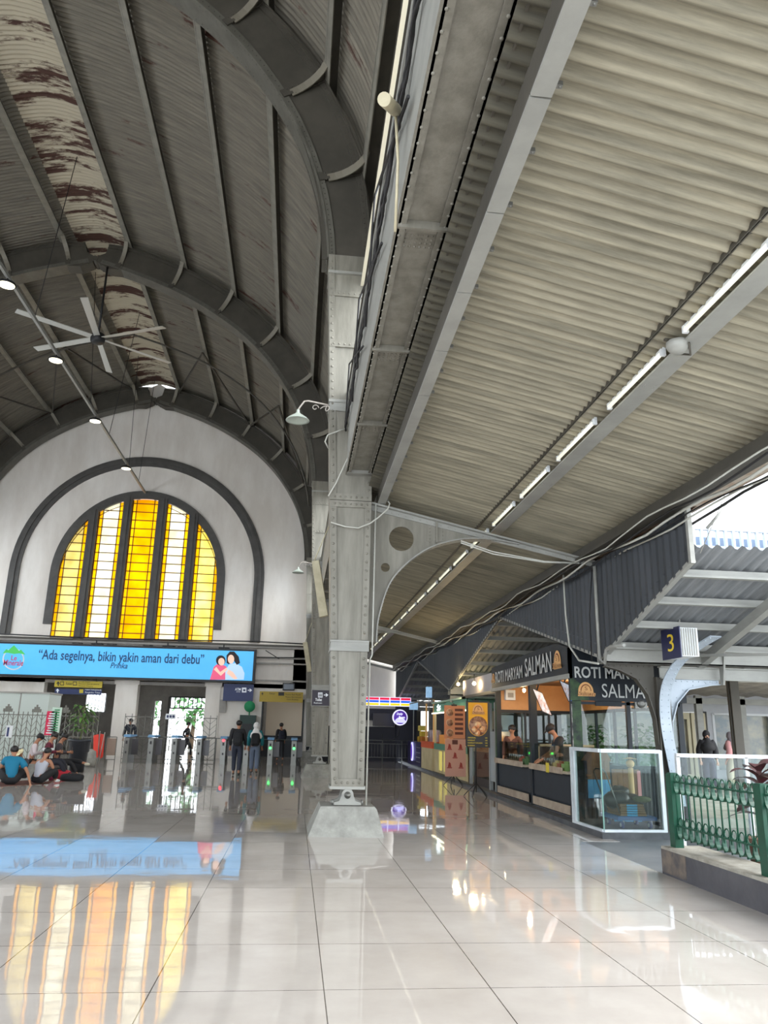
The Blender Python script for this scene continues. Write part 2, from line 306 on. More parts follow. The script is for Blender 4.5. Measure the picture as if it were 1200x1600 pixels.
# raised charcoal ring and the window
b = MB(); o_ = [(x, YW-.09, z) for x, _, z in ell(XC, 8.6, 6.2, 6.25, 0, math.pi, 48, 0)]+[(XC-6.2, YW-.09, 5.5)]; i_ = [(XC-5.7, YW-.09, 5.5)]+[(x, YW-.09, z) for x, _, z in ell(XC, 8.6, 5.7, 5.75, math.pi, 0, 48, 0)]+[(XC+5.7, YW-.09, 5.5), (XC+6.2, YW-.09, 5.5)]
b.prism(o_+i_, (0, .12, 0))
o_ = [(x, YW-.15, z) for x, _, z in ell(XC, 8.6, 6.07, 6.12, 0, math.pi, 48, 0)]+[(XC-6.07, YW-.15, 5.5)]; i_ = [(XC-5.9, YW-.15, 5.5)]+[(x, YW-.15, z) for x, _, z in ell(XC, 8.6, 5.9, 5.95, math.pi, 0, 48, 0)]+[(XC+5.9, YW-.15, 5.5), (XC+6.07, YW-.15, 5.5)]
b.prism(o_+i_, (0, .1, 0)); struct(b.build('trim_2', wframe))
win = struct(thing('window_1', None, None, (XC, YW, 5.4)))
b = MB(); o_ = [(x, YW-.1, z) for x, _, z in ell(XC, 8.5, 4.25, 4.5, 0, math.pi, 40, 0)]+[(XC-4.25, YW-.1, 6.05)]; i_ = [(XC-3.85, YW-.1, 6.05)]+[(x, YW-.1, z) for x, _, z in ell(XC, 8.5, 3.85, 4.1, math.pi, 0, 40, 0)]+[(XC+3.85, YW-.1, 6.05), (XC+4.25, YW-.1, 6.05)]
b.prism(o_+i_, (0, .25, 0)); b.build('window_frame', wframe, win)
mull = [(-10.83, -10.38), (-9.2, -8.78), (-7.5, -7.05), (-5.87, -5.45)]
tz = lambda x: 8.5+4.1*math.sqrt(max(0, 1-((x-XC)/3.87)**2))
for a, c in mull:
    b = MB(); t = max(tz(a), tz(c))+.05; b.box(a, c, YW-.16, YW+.12, 5.12, t); b.box(a+.13, c-.13, YW-.22, YW-.14, 5.12, t); b.build('mullion', wframe, win)
gcol = {'p': stained('pale textured glass', (226, 212, 166), (200, 184, 130)), 'c': stained('cloudy white glass', (236, 230, 212), (214, 204, 178)), 'a': stained('amber glass', (238, 202, 62), (228, 184, 36)), 'y': stained('light yellow glass', (240, 228, 170), (230, 210, 128)), 'o': stained('deep amber glass', (238, 196, 46), (224, 172, 18))}
lead = mat('lead came', (92, 60, 20), .6)
lights = [(-11.97, -10.83, 'p'), (-10.38, -9.2, 'c'), (-8.78, -7.5, 'o'), (-7.05, -5.87, 'c'), (-5.45, -4.23, 'y')]
for k, (a, c, kind) in enumerate(lights):
    N_ = 14; ztop = lambda x: tz(x)-.02
    def strip(x0, x1, m, nm):
        b = MB(); top = [(x0+(x1-x0)*i/N_, YW+.06, max(5.5, ztop(x0+(x1-x0)*i/N_))) for i in range(N_+1)]
        b.prism([(x1, YW+.06, 5.45), (x0, YW+.06, 5.45)]+top, (0, .012, 0)); return b.build(nm, m, win)
    mg = .2
    strip(a, a+mg, gcol['a'], 'glass_margin'); strip(c-mg, c, gcol['a'], 'glass_margin'); strip(a+mg, c-mg, gcol[kind], 'stained_glass')
    b = MB(); zz = 5.75; tmx = max(ztop(a), ztop(c), ztop((a+c)/2) if a < XC < c else 0)
    for x in (a+mg, c-mg, a+.02, c-.02): b.box(x-.018, x+.018, YW+.03, YW+.09, 5.45, max(5.6, ztop(x)))
    while zz < tmx-.1:
        xs = [a+(c-a)*i/40 for i in range(41) if ztop(a+(c-a)*i/40) > zz]
        if len(xs) > 1: b.box(xs[0], xs[-1], YW+.03, YW+.09, zz-.018, zz+.018)
        zz += .44
    b.box(a, c, YW+.02, YW+.1, 5.4, 5.47)
    # amber border following the head of the light
    hp = [Vector((a+(c-a)*i/16, YW+.05, ztop(a+(c-a)*i/16)-.2)) for i in range(17)]
    if k != 2: b.tube([p for p in hp if p.z > 5.6], .018, 5)
    b.build('lead_bars', lead, win)
# cornice bands and lower frieze under the window
b = MB(); b.box(-17.5, .6, YW-.25, YW, 5.2, 5.3); b.box(-17.5, .6, YW-.12, YW, 4.72, 4.8); b.box(-2.1, .5, YW-.16, YW, 4.45, 4.52); b.box(-2.1, .5, YW-.12, YW, 3.62, 3.7); struct(b.build('trim_3', greypl))
b = MB(); b.box(-17.5, .6, YW-.3, YW-.22, 5.3, 5.38); struct(b.build('trim_4', steelD))
# lower wall: piers, lintel, the wall with the doorway
b = MB(); b.box(-17.5, -11.9, YW, YW+.5, 0, 3.5); struct(b.build('wall_far', plaster))
for x0, x1 in ((-8.6, -7.56), (-4.35, -3.65)):
    b = MB(); b.box(x0, x1, YW-.05, YW+.5, 0, 3.5); b.box(x0-.06, x1+.06, YW-.08, YW+.5, 0, .12); b.box(x0-.06, x1+.06, YW-.08, YW+.5, 3.3, 3.5); struct(b.build('wall_far', plaster))
b = MB(); b.prism([(-3.65, YW, 0), (-1.55, YW, 0), (-1.55, YW, 2.75), (.35, YW, 2.75), (.35, YW, 0), (5.6, YW, 0), (5.6, YW, 5.2), (-.2, YW, 5.2), (-.2, YW, 3.5), (-3.65, YW, 3.5)], (0, .4, 0)); struct(b.build('wall_far', plaster))
b = MB(); b.box(-1.62, -1.55, YW-.06, YW+.4, 0, 2.8); b.box(.35, .42, YW-.06, YW+.4, 0, 2.8); struct(b.build('trim_5', black))
b = MB(); b.box(-17.5, 0.6, YW+.0, YW+.45, 3.3, 3.5); struct(b.build('trim_6', greypl))
# lobby beyond the openings
b = MB(); b.prism([(-18, 46, 0), (-7.9, 46, 0), (-7.9, 46, 2.75), (-7.55, 46, 2.75), (-7.55, 46, 0), (-7.1, 46, 0), (-7.1, 46, 3.0), (-5.05, 46, 3.0), (-5.05, 46, 0), (6, 46, 0), (6, 46, 5.2), (-18, 46, 5.2)], (0, .3, 0), [[(-11.7, 46, 2.1), (-10.6, 46, 2.1), (-10.6, 46, 3.1), (-11.7, 46, 3.1)], [(-10.1, 46, 2.1), (-8.9, 46, 2.1), (-8.9, 46, 3.1), (-10.1, 46, 3.1)]])
struct(b.build('wall_back', greypl))
b = MB(); b.box(-18, 6, YW+.5, 46.3, 5.2, 5.4); struct(b.build('ceiling', plaster))
b = MB(); b.box(-18.2, -18, YW, 46, 0, 5.3); b.box(6, 6.2, YW+.4, 46, 0, 5.3); struct(b.build('wall_side', greypl))
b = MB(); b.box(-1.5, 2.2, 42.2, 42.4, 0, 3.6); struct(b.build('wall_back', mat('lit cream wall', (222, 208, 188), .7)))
b = MB(); b.box(-3.6, 2.2, 42.05, 42.2, 0, 1.05); struct(b.build('baseboard_back', kblack))
b = MB(); b.box(-7.1, -5.05, 45.9, 46.05, 2.35, 2.42)
for i in range(9): b.box(-7.05+i*.245, -7.0+i*.245, 45.93, 45.98, 2.42, 3.0)
b.box(-7.15, -7.05, 45.85, 46.05, 0, 3); b.box(-5.1, -5.0, 45.85, 46.05, 0, 3); b.box(-7.1, -5.05, 45.9, 46.05, 2.96, 3.04); struct(b.build('door_1', wframe))
b = MB()
for i in range(7):
    b.box(-11.7+i*.18, -11.67+i*.18, 45.9, 45.95, 2.1, 3.1); b.box(-10.1+i*.19, -10.07+i*.19, 45.9, 45.95, 2.1, 3.1)
struct(b.build('window_2', black))
# plain side wall of the hall, lower part
b = MB(); b.box(-17.9, -17.6, -2, YW, 0, 6.2); struct(b.build('wall_left', plaster))
b = MB(); b.box(-17.9, .6, -6.4, -6.1, 8, 19); struct(b.build('wall_near_light_blocker', plaster))  # added unseen wall behind the camera, cuts the light from that end
# ================================================================ VAULT: sheets, purlins, ribs
half = []
for i in range(len(prof)):
    off = depth_at(i)+(.32 if i > 14 else .1+.22*i/14); off = depth_at(i)+.32 if i > 14 else off
    if i >= len(prof)-6: off = .97+.32
    half.append((prof[i][0]+nrm[i].x*off, prof[i][1]+nrm[i].y*off, nrm[i].x, nrm[i].y))
half[-1] = (XC, half[-2][1]+.06, 0, 1)
vpts = [(1.02, 9.15, 1, 0)]+half
full = vpts+[(mir(x), z, -nx, nz) for x, z, nx, nz in reversed(vpts[:-1])]
vm = sheetmat('weathered vault sheeting', (88, 84, 75), (124, 118, 105), (66, 38, 27), rx=(-8.05, .95), amt=.6)
b = corr('y', .15, .028, -3, 39.0, full, 6); struct(b.build('ceiling', vm))
b = MB()                                         # lap joints of the sheets: slightly proud dark edges
YR = (12.5, 25.9, 38.55)
def rib(yc, label, front=True):
    r = thing('arched_rib', label, 'roof rib', (XC, yc, 9.7)); W2 = .25
    for sgn in (1, -1):
        X = (lambda x: x) if sgn == 1 else mir
        P_ = [Vector((X(p[0]), 0, p[1])) for p in prof]; N_ = [Vector((n.x*sgn, 0, n.y)) for n in nrm]; Y = Vector((0, 1, 0))
        L_ = len(prof)-2; D = [depth_at(i) for i in range(len(prof))]
        b = MB(); path = [p+Vector((0, yc, 0)) for p in P_[:L_]]
        # web plates front and back
        for yy in (-W2+.03, W2-.05): b.sweep([path[i]+N_[i]*D[i]/2 for i in range(L_)], [(N_[i], Y) for i in range(L_)], [(-.47, yy), (.47, yy), (.47, yy+.02), (-.47, yy+.02)])
        # splice plates and edge angles with rivets
        if front:
            for i in range(0, L_-1):
                seg = (path[i+1]-path[i]).length; k = max(1, int(seg/.13))
                for j in range(k):
                    t = (j+.5)/k; p = path[i].lerp(path[i+1], t); n = N_[i].lerp(N_[i+1], t); d = D[i]*(1-t)+D[i+1]*t
                    b.rivet(p+n*.07+Vector((0, -W2-.005, 0)), (0, -1, 0), .014); b.rivet(p+n*(d-.07)+Vector((0, -W2-.005, 0)), (0, -1, 0), .014)
        b.build('rib_web', steelD, r)
        b = MB(); fr = [(N_[i], Y) for i in range(L_)]
        b.sweep(path, fr, [(-.02, -W2-.03), (.02, -W2-.03), (.02, W2+.03), (-.02, W2+.03)])
        b.sweep(path, fr, [(.0, -W2-.005), (.13, -W2-.005), (.13, -W2+.03), (0, -W2+.03)])
        if front:
            for i in range(0, L_-1):
                seg = (path[i+1]-path[i]).length; k = max(1, int(seg/.13))
                for j in range(k):
                    p = path[i].lerp(path[i+1], (j+.5)/k)
                    for yy in (-.2, .2): b.rivet(p-N_[i]*.02+Vector((0, yy, 0)), -N_[i], .014)
        b.build('inner_flange', mat('rib steel', (84, 82, 74), .5, .1, rgb2=(100, 98, 90), scale=2), r)
        b = MB(); po = [path[i]+N_[i]*D[i] for i in range(L_)]
        b.sweep(po, fr, [(-.02, -W2-.05), (.02, -W2-.05), (.02, W2+.05), (-.02, W2+.05)]); b.sweep(po, fr, [(-.12, -W2-.005), (0, -W2-.005), (0, -W2+.03), (-.12, -W2+.03)])
        b.build('outer_flange', steelD, r)
        for k in range(7):                       # stiffener and bracket at each purlin
            s = .99+1.96*k-(.1 if k == 0 else 0)
            if s > acc-.3: continue
            p, n, d = at_s(s); p = Vector((X(p.x), yc, p.y)); n = Vector((n.x*sgn, 0, n.y)); tdir = n.cross(Y)
            b = MB(); b.bar(p+n*.03+Y*(-W2-.02), p+n*(d-.03)+Y*(-W2-.02), .03, .06, tdir)
            b.bar(p+n*.03+Y*(-W2-.01)+tdir*.07, p+n*(d-.03)+Y*(-W2-.01)+tdir*.07, .02, .15, tdir)
            if front:
                for q in (-.04, .11):
                    b.rivets(p+n*.1+Y*(-W2-.03)+tdir*q, p+n*(d-.1)+Y*(-W2-.03)+tdir*q, .11, (0, -1, 0), .014)
            b.build('stiffener', steelD, r)
            b = MB(); arc = []
            for j in range(9):                   # quarter-curve from the rib's inner edge out to the purlin
                a = math.pi/2*j/8; arc.append(p+n*(.2+(d-.12)*math.sin(a))-Y*(W2+.02+.62*(1-math.cos(a))))
            b.prism([p+n*.2-Y*W2]+arc[1:]+[p+n*(d+.14)-Y*(W2+.64), p+n*(d+.14)-Y*W2], tdir*.015)
            b.build('gusset_plate', steelD, r)
            b = MB(); fr2 = []
            for j in range(9):
                t = (arc[min(j+1, 8)]-arc[max(j-1, 0)]).normalized(); fr2.append((tdir, t.cross(tdir)))
            b.sweep(arc, fr2, [(-.075, -.012), (.075, -.012), (.075, .012), (-.075, .012)])
            b.build('gusset_flange', mat('bracket edge steel', (118, 113, 100), .5, .1), r)
    b = MB(); zc = prof[-1][1]
    for sg in (1, -1):
        b.prism([(XC+sg*.08, yc-.25, zc-.05), (XC+sg*.5, yc-.25, zc-.28), (XC+sg*1.0, yc-.25, zc-.3), (XC+sg*1.0, yc-.25, zc+.45), (XC+sg*.5, yc-.25, zc+.42), (XC+sg*.08, yc-.25, zc+.2)], (0, .5, 0))
    b.cyl((XC, yc-.3, zc+.08), (XC, yc+.3, zc+.08), .1); b.build('crown_hinge', steelD, r)
    return r
rib(12.5, 'nearest riveted arched roof rib, rising from the front column out of the picture')
rib(25.9, 'middle arched roof rib whose crown hinge hangs above the big ceiling fan')
rib(38.55, 'farthest arched roof rib, lying against the white gable wall', False)
rib(-.9, 'arched roof rib over the photographer', False)
nm_ = ['first', 'second', 'third', 'fourth', 'fifth', 'sixth', 'seventh']
for sgn in (1, -1):
    for k in range(7):
        s = .99+1.96*k-(.1 if k == 0 else 0)
        if s > acc-.2: continue
        p, n, d = at_s(s); X = (lambda x: x) if sgn == 1 else mir; p3 = Vector((X(p.x), 0, p.y)); n3 = Vector((n.x*sgn, 0, n.y)); td = Vector((n3.z, 0, -n3.x))
        off = max(depth_at(0), d)+.02; b = MB(); c0 = p3+n3*(off+.13)
        r = thing('roof_purlin', '%s long steel purlin to the %s of the crown of the vault' % (nm_[k], 'right' if sgn == 1 else 'left'), 'purlin', c0+Vector((0, -3, 0)))
        b.bar(c0+Vector((0, -3, 0)), c0+Vector((0, 38.9, 0)), .02, .28, n3); b.build('purlin_web', steelD, r)
        b = MB(); q = p3+n3*(off+.0)+td*.06*sgn; b.bar(q+Vector((0, -3, 0)), q+Vector((0, 38.9, 0)), .2, .02, n3); b.build('purlin_flange', mat('purlin flange steel', (134, 131, 120), .5, .1, rgb2=(116, 113, 104), scale=3), r)
# cream eave channel at the foot of the vault
b = MB(); b.box(.78, .92, -3, 12.22, 9.15, 9.17); b.box(.9, .92, -3, 12.22, 9.15, 9.4)
tag(b.build('eave_channel', mat('cream with painted light', (232, 226, 206), .5)), 'cream painted channel along the foot of the vault, before the front column', 'channel')  # paler than the rear length: bright daylight put into the colour
b = MB(); b.box(.8, .92, 12.8, 38.3, 9.15, 9.17); b.box(.9, .92, 12.8, 38.3, 9.15, 9.4)
tag(b.build('eave_channel', cream), 'cream channel along the foot of the vault behind the front column', 'channel')
# ================================================================ COLUMNS
xl = lambda z: .59-(z-.65)*.0443
def column(yc, label, rv=True):
    r = thing('riveted_column', label, 'column', (.84, yc, 0)); y0, y1 = yc-.25, yc+.25; xr = 1.08
    xr_ = lambda z: xr if z < 5.6 else xr-(z-5.6)*.04
    def face(z0, z1, dy, inx, m=0):
        return [(xl(z0)+inx, y0-dy, z0), (xr_(z0)-inx, y0-dy, z0), (xr_(z1)-inx, y0-dy, z1), (xl(z1)+inx, y0-dy, z1)]
    zs = (.66, 2.7, 9.75)
    b = MB()
    for z0, z1 in ((.66, 5.6), (5.6, 9.75)):
        a = [(xl(z0), y0, z0), (xr_(z0), y0, z0), (xr_(z0), y1, z0), (xl(z0), y1, z0)]; c = [(xl(z1), y0, z1), (xr_(z1), y0, z1), (xr_(z1), y1, z1), (xl(z1), y1, z1)]
        b.add(a+c, [(0, 1, 5, 4), (1, 2, 6, 5), (2, 3, 7, 6), (3, 0, 4, 7), (0, 3, 2, 1), (4, 5, 6, 7)])
    b.build('shaft', steel, r)
    b = MB()                                     # edge angles left and right, horizontal splices
    for z0, z1 in ((.66, 2.66), (2.84, 5.06), (5.2, 9.7)):
        for side in (0, 1):
            w = .105
            if side == 0: q = [(xl(z0), y0-.026, z0), (xl(z0)+w, y0-.026, z0), (xl(z1)+w, y0-.026, z1), (xl(z1), y0-.026, z1)]
            else: q = [(xr_(z0)-w, y0-.026, z0), (xr_(z0), y0-.026, z0), (xr_(z1), y0-.026, z1), (xr_(z1)-w, y0-.026, z1)]
            b.prism([Vector(t) for t in q], (0, .02, 0))
            if rv:
                b.rivets(Vector(q[0])+Vector((.05, 0, .04)), Vector(q[3])+Vector((.05, 0, -.04)), .135, (0, -1, 0), .024)
    for z in (.66, 5.0, 5.12, 7.9, 8.9): 
        b.box(xl(z)+.0, xr_(z)-.0, y0-.034, y0, z, z+.11)
        if rv: b.rivets((xl(z)+.03, y0-.034, z+.055), (xr_(z)-.03, y0-.034, z+.055), .085, (0, -1, 0), .021)
    b.build('edge_angle', steel, r)
    b = MB(); b.box(xl(2.7)-.01, xr+.02, y0-.05, y1+.02, 2.66, 2.7); b.box(xl(2.75), xr+.02, y0-.03, y1+.02, 2.7, 2.8); b.box(xl(2.75)-.01, xr+.02, y0-.045, y1+.02, 2.8, 2.83)
    b.box(xl(6.9)-.01, 1.0, y0-.05, y1, 6.85, 6.9); b.box(xl(6.9), 1.0, y0-.03, y1, 6.7, 6.85); b.box(xl(9.4)-.01, 1.0, y0-.05, y1, 9.35, 9.4); b.build('collar', steelL, r)
    # foot: end plate, pin bearing, bolts
    b = MB(); b.box(.57, 1.1, y0-.03, y1+.03, .62, .665); b.build('end_plate', steelL, r)
    b = MB()
    for yy in (y0-.02, y0+.4):
        sh = [(.60, yy, .40), (1.08, yy, .40), (1.06, yy, .43), (.96, yy, .46), (.93, yy, .53)]+[(.84+.09*math.cos(a), yy, .54+.09*math.sin(a)) for a in [math.pi*i/8 for i in range(9)]]+[(.75, yy, .53), (.72, yy, .46), (.62, yy, .43)]
        b.prism(sh, (0, .08, 0))
    b.box(.77, .91, y0+.06, y1-.04, .44, .62); b.build('bearing_cheek', steelL, r)
    b = MB(); b.lathe([(.0, .04), (.022, .04), (.022, .015), (.034, .015), (.034, .004), (.044, .004), (.044, -.0), (.05, 0), (.05, -.4)], (.84, y0-.03, .54), 20, (0, -1, 0)); b.build('bearing_pin', chrome, r)
    b = MB()
    for x in (.62, 1.06): b.cyl((x, y0-.02, .4), (x, y0-.02, .48), .018, 6)
    b.build('anchor_bolt', chrome, r)
    # concrete block
    b = MB(); t = [(.44, yc-.4, .39), (1.24, yc-.4, .39), (1.24, yc+.4, .39), (.44, yc+.4, .39)]; q = [(.27, yc-.62, 0), (1.36, yc-.66, 0), (1.36, yc+.6, 0), (.27, yc+.6, 0)]
    u = [(.42, yc-.43, .35), (1.27, yc-.43, .35), (1.27, yc+.43, .35), (.42, yc+.43, .35)]
    b.add(q+u+t, [(0, 1, 5, 4), (1, 2, 6, 5), (2, 3, 7, 6), (3, 0, 4, 7), (4, 5, 9, 8), (5, 6, 10, 9), (6, 7, 11, 10), (7, 4, 8, 11), (8, 9, 10, 11)])
    b.build('plinth', concrete, r)
    # drain pipe on the right side
    b = MB(); b.tube([(1.13, y0+.1, 0.02), (1.13, y0+.1, 2.55), (1.16, y0+.05, 2.62), (1.16, y0+.05, 5.1)], .013, 8); b.build('conduit', wcable, r)
    # curved bracket arm to the right
    arm = thing('roof_bracket', 'curved bracket arm under the aisle roof, fixed to the %s column' % label.split(' ')[0].replace('tall', 'front').replace('farthest', 'farthest'), 'bracket', (1.1, yc, 2.85))
    arc = catmull([(1.23, 2.84), (1.27, 3.28), (1.48, 3.88), (1.98, 4.36), (2.55, 4.58), (3.1, 4.62), (3.62, 4.56)], 5)
    hole = lambda cx, cz, rr: [(cx+rr*math.cos(2*math.pi*i/24), yc-.03, cz+rr*math.sin(2*math.pi*i/24)) for i in range(24)]
    b = MB(); b.prism([(1.1, yc-.03, 5.1), (1.1, yc-.03, 2.84)]+[(x, yc-.03, z) for x, z in arc]+[(5.07, yc-.03, 4.28), (5.07, yc-.03, 4.33)], (0, .03, 0), [hole(1.62, 4.57, .21), hole(1.36, 4.07, .075)])
    if rv:
        b.rivets((1.16, yc-.03, 2.9), (1.16, yc-.03, 4.95), .1, (0, -1, 0), .012)
        for x in (2.1, 2.2, 2.32): b.rivets((x, yc-.04, 4.5+(x-2.1)*.3), (x, yc-.04, 4.92-(x-2.1)*.2), .06, (0, -1, 0), .012)
    b.box(2.05, 2.37, yc-.04, yc, 4.55, 4.86); b.bar((2.21, yc-.06, 4.52), (2.21, yc-.06, 4.9), .025, .06, (0, 1, 0)); b.build('spandrel_plate', steel, arm)
    b = MB(); b.bar((1.1, yc-.01, 5.14), (5.1, yc-.01, 4.27), .26, .03, (0, 0, 1)); b.bar((1.1, yc-.045, 5.08), (5.1, yc-.045, 4.24), .02, .09, (0, 0, 1))
    if rv: b.rivets((1.15, yc-.055, 5.07), (5.0, yc-.055, 4.26), .12, (0, -1, 0), .012)
    b.build('top_flange', steelL, arm)
    b = MB(); path = [Vector((x, yc, z)) for x, z in arc]; fr = []
    for i in range(len(path)):
        t = (path[min(i+1, len(path)-1)]-path[max(i-1, 0)]).normalized(); fr.append((Vector((0, 1, 0)), Vector((0, 1, 0)).cross(t)))
    b.sweep(path, fr, [(-.12, -.01), (.1, -.01), (.1, .01), (-.12, .01)])
    if rv:
        for i in range(len(path)-1):
            for t in (.25, .75): 
                p = path[i].lerp(path[i+1], t); b.rivet(p+Vector((0, -.1, 0))+fr[i][1]*.015, fr[i][1], .011)
    b.build('curved_flange', steelL, arm)
    return r
column(12.45, 'tall grey riveted steel column standing on a concrete block, nearest the viewer')
column(25.85, 'second grey riveted column standing behind the front column, toilet sign beside it')
column(38.5, 'farthest riveted column standing against the gable wall', False)
# ================================================================ GIRDER between hall and aisle
def girder(y0, y1, label):
    r = thing('box_girder', label, 'girder', (.86, y0, 5.57)); x0, x1, z0, z1 = .63, 1.09, 5.57, 7.05
    b = MB(); b.box(x0+.02, x0+.04, y0, y1, z0, z1); y = y0+.05
    while y < y1 and y0 < 13:
        for zz in (z0+.06, z1-.06): b.rivet((x0+.02, y, zz), (-1, 0, 0), .016)
        y += .13
    b.box(x0+.003, x0+.03, y0, y1, z0+.006, z0+.11); b.box(x0, x0+.03, y0, y1, z1-.11, z1); b.build('side_web', steelL, r)
    b = MB(); b.box(x1-.04, x1-.02, y0, y1, z0, z1); b.box(x0-.02, x1+.02, y0, y1, z1, z1+.02); b.build('top_plate', steelD, r)
    b = MB(); b.box(x0+.06, x1-.06, y0, y1, z0+.045, z0+.06); y = 5.5
    while y < y1-.2 and y0 < 5:
        for j in range(4):
            for i in range(6): b.rivet((x0+.12+i*.045, y+.2+j*.055, z0+.045), (0, 0, -1), .014)
        y += 2.2
    b.build('soffit_plate', steel, r)
    b = MB()
    for xa in (x0, x1-.09):
        b.box(xa, xa+.09, y0, y1, z0, z0+.02); y = y0+.05
        while y < y1 and y0 < 13: b.rivet((xa+.045, y, z0), (0, 0, -1), .015); y += .155
    b.build('edge_angle', steel, r)
    y = 5.5 if y0 < 5 else y0+2.2
    while y < y1-.2:
        b = MB(); b.box(x0+.02, x1-.02, y, y+.03, z0-.03, z0+.044); b.box(x0+.095, x1-.095, y+.03, y+.12, z0+.01, z0+.044)
        b.build('cross_stiffener', steel, r); y += 2.2
    b = MB(); b.box(x0+.02, x1-.02, y1-.14, y1, z0-.01, z0+.05); b.build('end_cleat', steelL, r)
    b = MB(); b.box(x1-.005, x1+.01, y0, y1, 5.40, z0+.2); b.build('flashing', steelD, r)
    return r
girder(-4, 12.2, 'deep grey riveted girder running overhead from the front column towards the viewer')
girder(12.7, 25.6, 'deep girder between the front column and the second column')
girder(26.1, 38.2, 'deep girder between the second column and the far wall')
b = MB()                                         # black cable bundle on the girder edge
for k in range(3):
    pts = []
    for i in range(90):
        y = -3+15.1*i/89; pts.append((.60+.01*math.sin(i*1.7+k*2)+.01*random.random(), y, 6.36+.05*k+.05*math.sin(i*.9+k)+.04*random.random()))
    b.tube(pts, .016, 5)
tag(b.build('cable_bundle', cable), 'ragged bundle of black cables along the left face of the overhead girder', 'cables')
for k, (ya, yb) in enumerate(((4.6, 7.4), (6.4, 9.6), (8.5, 11.6))):
    b = MB(); b.tube([(.60, ya, 6.0), (.6, yb, 7.3)], .014, 6); b.tube([(.6, yb, 7.3), (.6, yb+.8, 6.1)], .014, 6)
    tag(b.build('stay_rod', cable), ('nearest', 'middle', 'farthest')[k]+' pair of thin black stay rods against the girder side', 'rod')
b = MB(); q = P(618, 172, x=.55); b.tube([q+Vector((.05, .3, -.9)), q+Vector((.04, .1, -.4)), q], .012, 6); r = b.build('floodlight_pole', cream); tag(r, 'small cream tube spotlight on a bent pole by the overhead girder', 'spotlight')
b = MB(); b.cyl(q, P(600, 155, x=.42), .05, 14); b.build('lamp_tube', cream, r)
# ================================================================ AISLE ROOF
zs_ = lambda x: 5.36-.22*(x-1.2)
am = sheetmat('weathered aisle sheeting', (106, 102, 88), (158, 151, 131), (108, 84, 60), amt=.68)
b = corr('y', .13, .024, -4, 38.9, [(x, zs_(x), .2, .98) for x in [1.22+i*.26 for i in range(16)]], 8); struct(b.build('ceiling', am))
b = corr('y', .13, .024, -4, 38.9, [(x, zs_(x)+.01, .2, .98) for x in (1.03, 1.13, 1.24)], 8); struct(b.build('ceiling', sheetmat('sheeting with painted shade', (54, 52, 44), (88, 84, 70), (70, 54, 40), amt=.7)))  # strip beside the girder: its shade is put into a darker sheet colour
b = MB()
for y in range(-3, 39, 2):
    for x0, x1 in ((1.3, 3.1), (3.4, 4.7)): b.bar((x0, y+.37, zs_(x0)-.028), (x1, y+.37, zs_(x1)-.028), .012, .006)
r = thing('gutter_beam', 'light grey beam of box plates under the corrugated roof, nearest the overhead girder', 'beam', (1.26, -4, 5.15))
b = MB(); b.box(1.2, 1.22, -4, 38.8, 5.15, 5.36); b.build('side_web', steelD, r)
b = MB(); y = -3.9
while y < 38.5: b.box(1.2, 1.33, y, y+1.06, 5.13, 5.15); y += 1.075
b.build('soffit_plates', steelL, r)
b = MB(); y = -3.5
while y < 14: b.box(1.33, 1.37, y, y+.03, 5.14, 5.17); b.rivet((1.355, y+.015, 5.14), (0, 0, -1), .008); y += .54
b.build('fixing_clips', chrome, r)
r = thing('lamp_purlin', 'blue grey purlin halfway across the aisle roof carrying the fluorescent tubes', 'purlin', (3.26, -4, 4.82))
b = MB(); b.box(3.2, 3.4, -4, 38.8, 4.80, 4.82); b.box(3.3, 3.32, -4, 38.8, 4.82, 4.92)
y = -3
while y < 20:
    for i in range(3):
        for j in range(2): b.rivet((3.24+j*.12, y+i*.05, 4.8), (0, 0, -1), .008)
    y += 3.2
b.build('purlin_flange', steelL, r)
b = MB(); b.box(3.02, 3.14, -4, 38.8, 4.97, 4.985); b.box(3.02, 3.03, -4, 38.8, 4.93, 4.985)
b.box(3.0, 3.01, -4, 38.8, 4.93, 4.975); b.build('cable_tray', steelD, r)
tubes = mat('fluorescent tube glass', (232, 230, 205), .25, emit=.25)
t0 = None
for k in range(20):
    y = 1.05+1.668*k; nmk = ['nearest', 'second', 'third', 'fourth', 'fifth', 'sixth', 'seventh', 'eighth', 'ninth', 'tenth', 'eleventh', 'twelfth', 'thirteenth', 'fourteenth', 'fifteenth', 'sixteenth', 'seventeenth', 'eighteenth', 'nineteenth', 'last'][k]
    lab = '%s fluorescent tube of the row on the aisle roof purlin' % nmk
    if k == 0:
        t0 = thing('fluorescent_lamp', lab, 'lamp', (3.165, y, 4.86), group='fluorescent tubes on the purlin')
        b = MB(); b.tube([(3.165, y+.03, 4.86), (3.165, y+1.24, 4.86)], .02, 8); b.build('tube', tubes, t0)
        b = MB(); b.box(3.15, 3.2, y, y+.03, 4.835, 4.9); b.box(3.15, 3.2, y+1.24, y+1.27, 4.835, 4.9); b.build('end_holder', white, t0)
        b = MB(); b.box(3.17, 3.2, y, y+1.27, 4.88, 4.92); b.build('batten', white, t0)
    else: dup(t0, (3.165, y, 4.86), label=lab)
q = P(1060, 548, z=4.75); r = thing('speaker_horn', 'small grey round speaker on a bracket under the lamp purlin', 'speaker', q)
b = MB(); b.lathe([(0, -.02), (.05, -.02), (.09, .02), (.1, .05), (.1, .08), (.05, .1)], q, 18); b.build('housing', steelL, r)
b = MB(); b.bar(q+Vector((-.12, 0, .1)), q+Vector((.16, .02, .1)), .03, .02); b.tube([q+Vector((.05, -.1, .03)), q+Vector((.12, .02, -.02)), q+Vector((.05, .11, .03))], .01, 6); b.build('bracket', steelD, r)
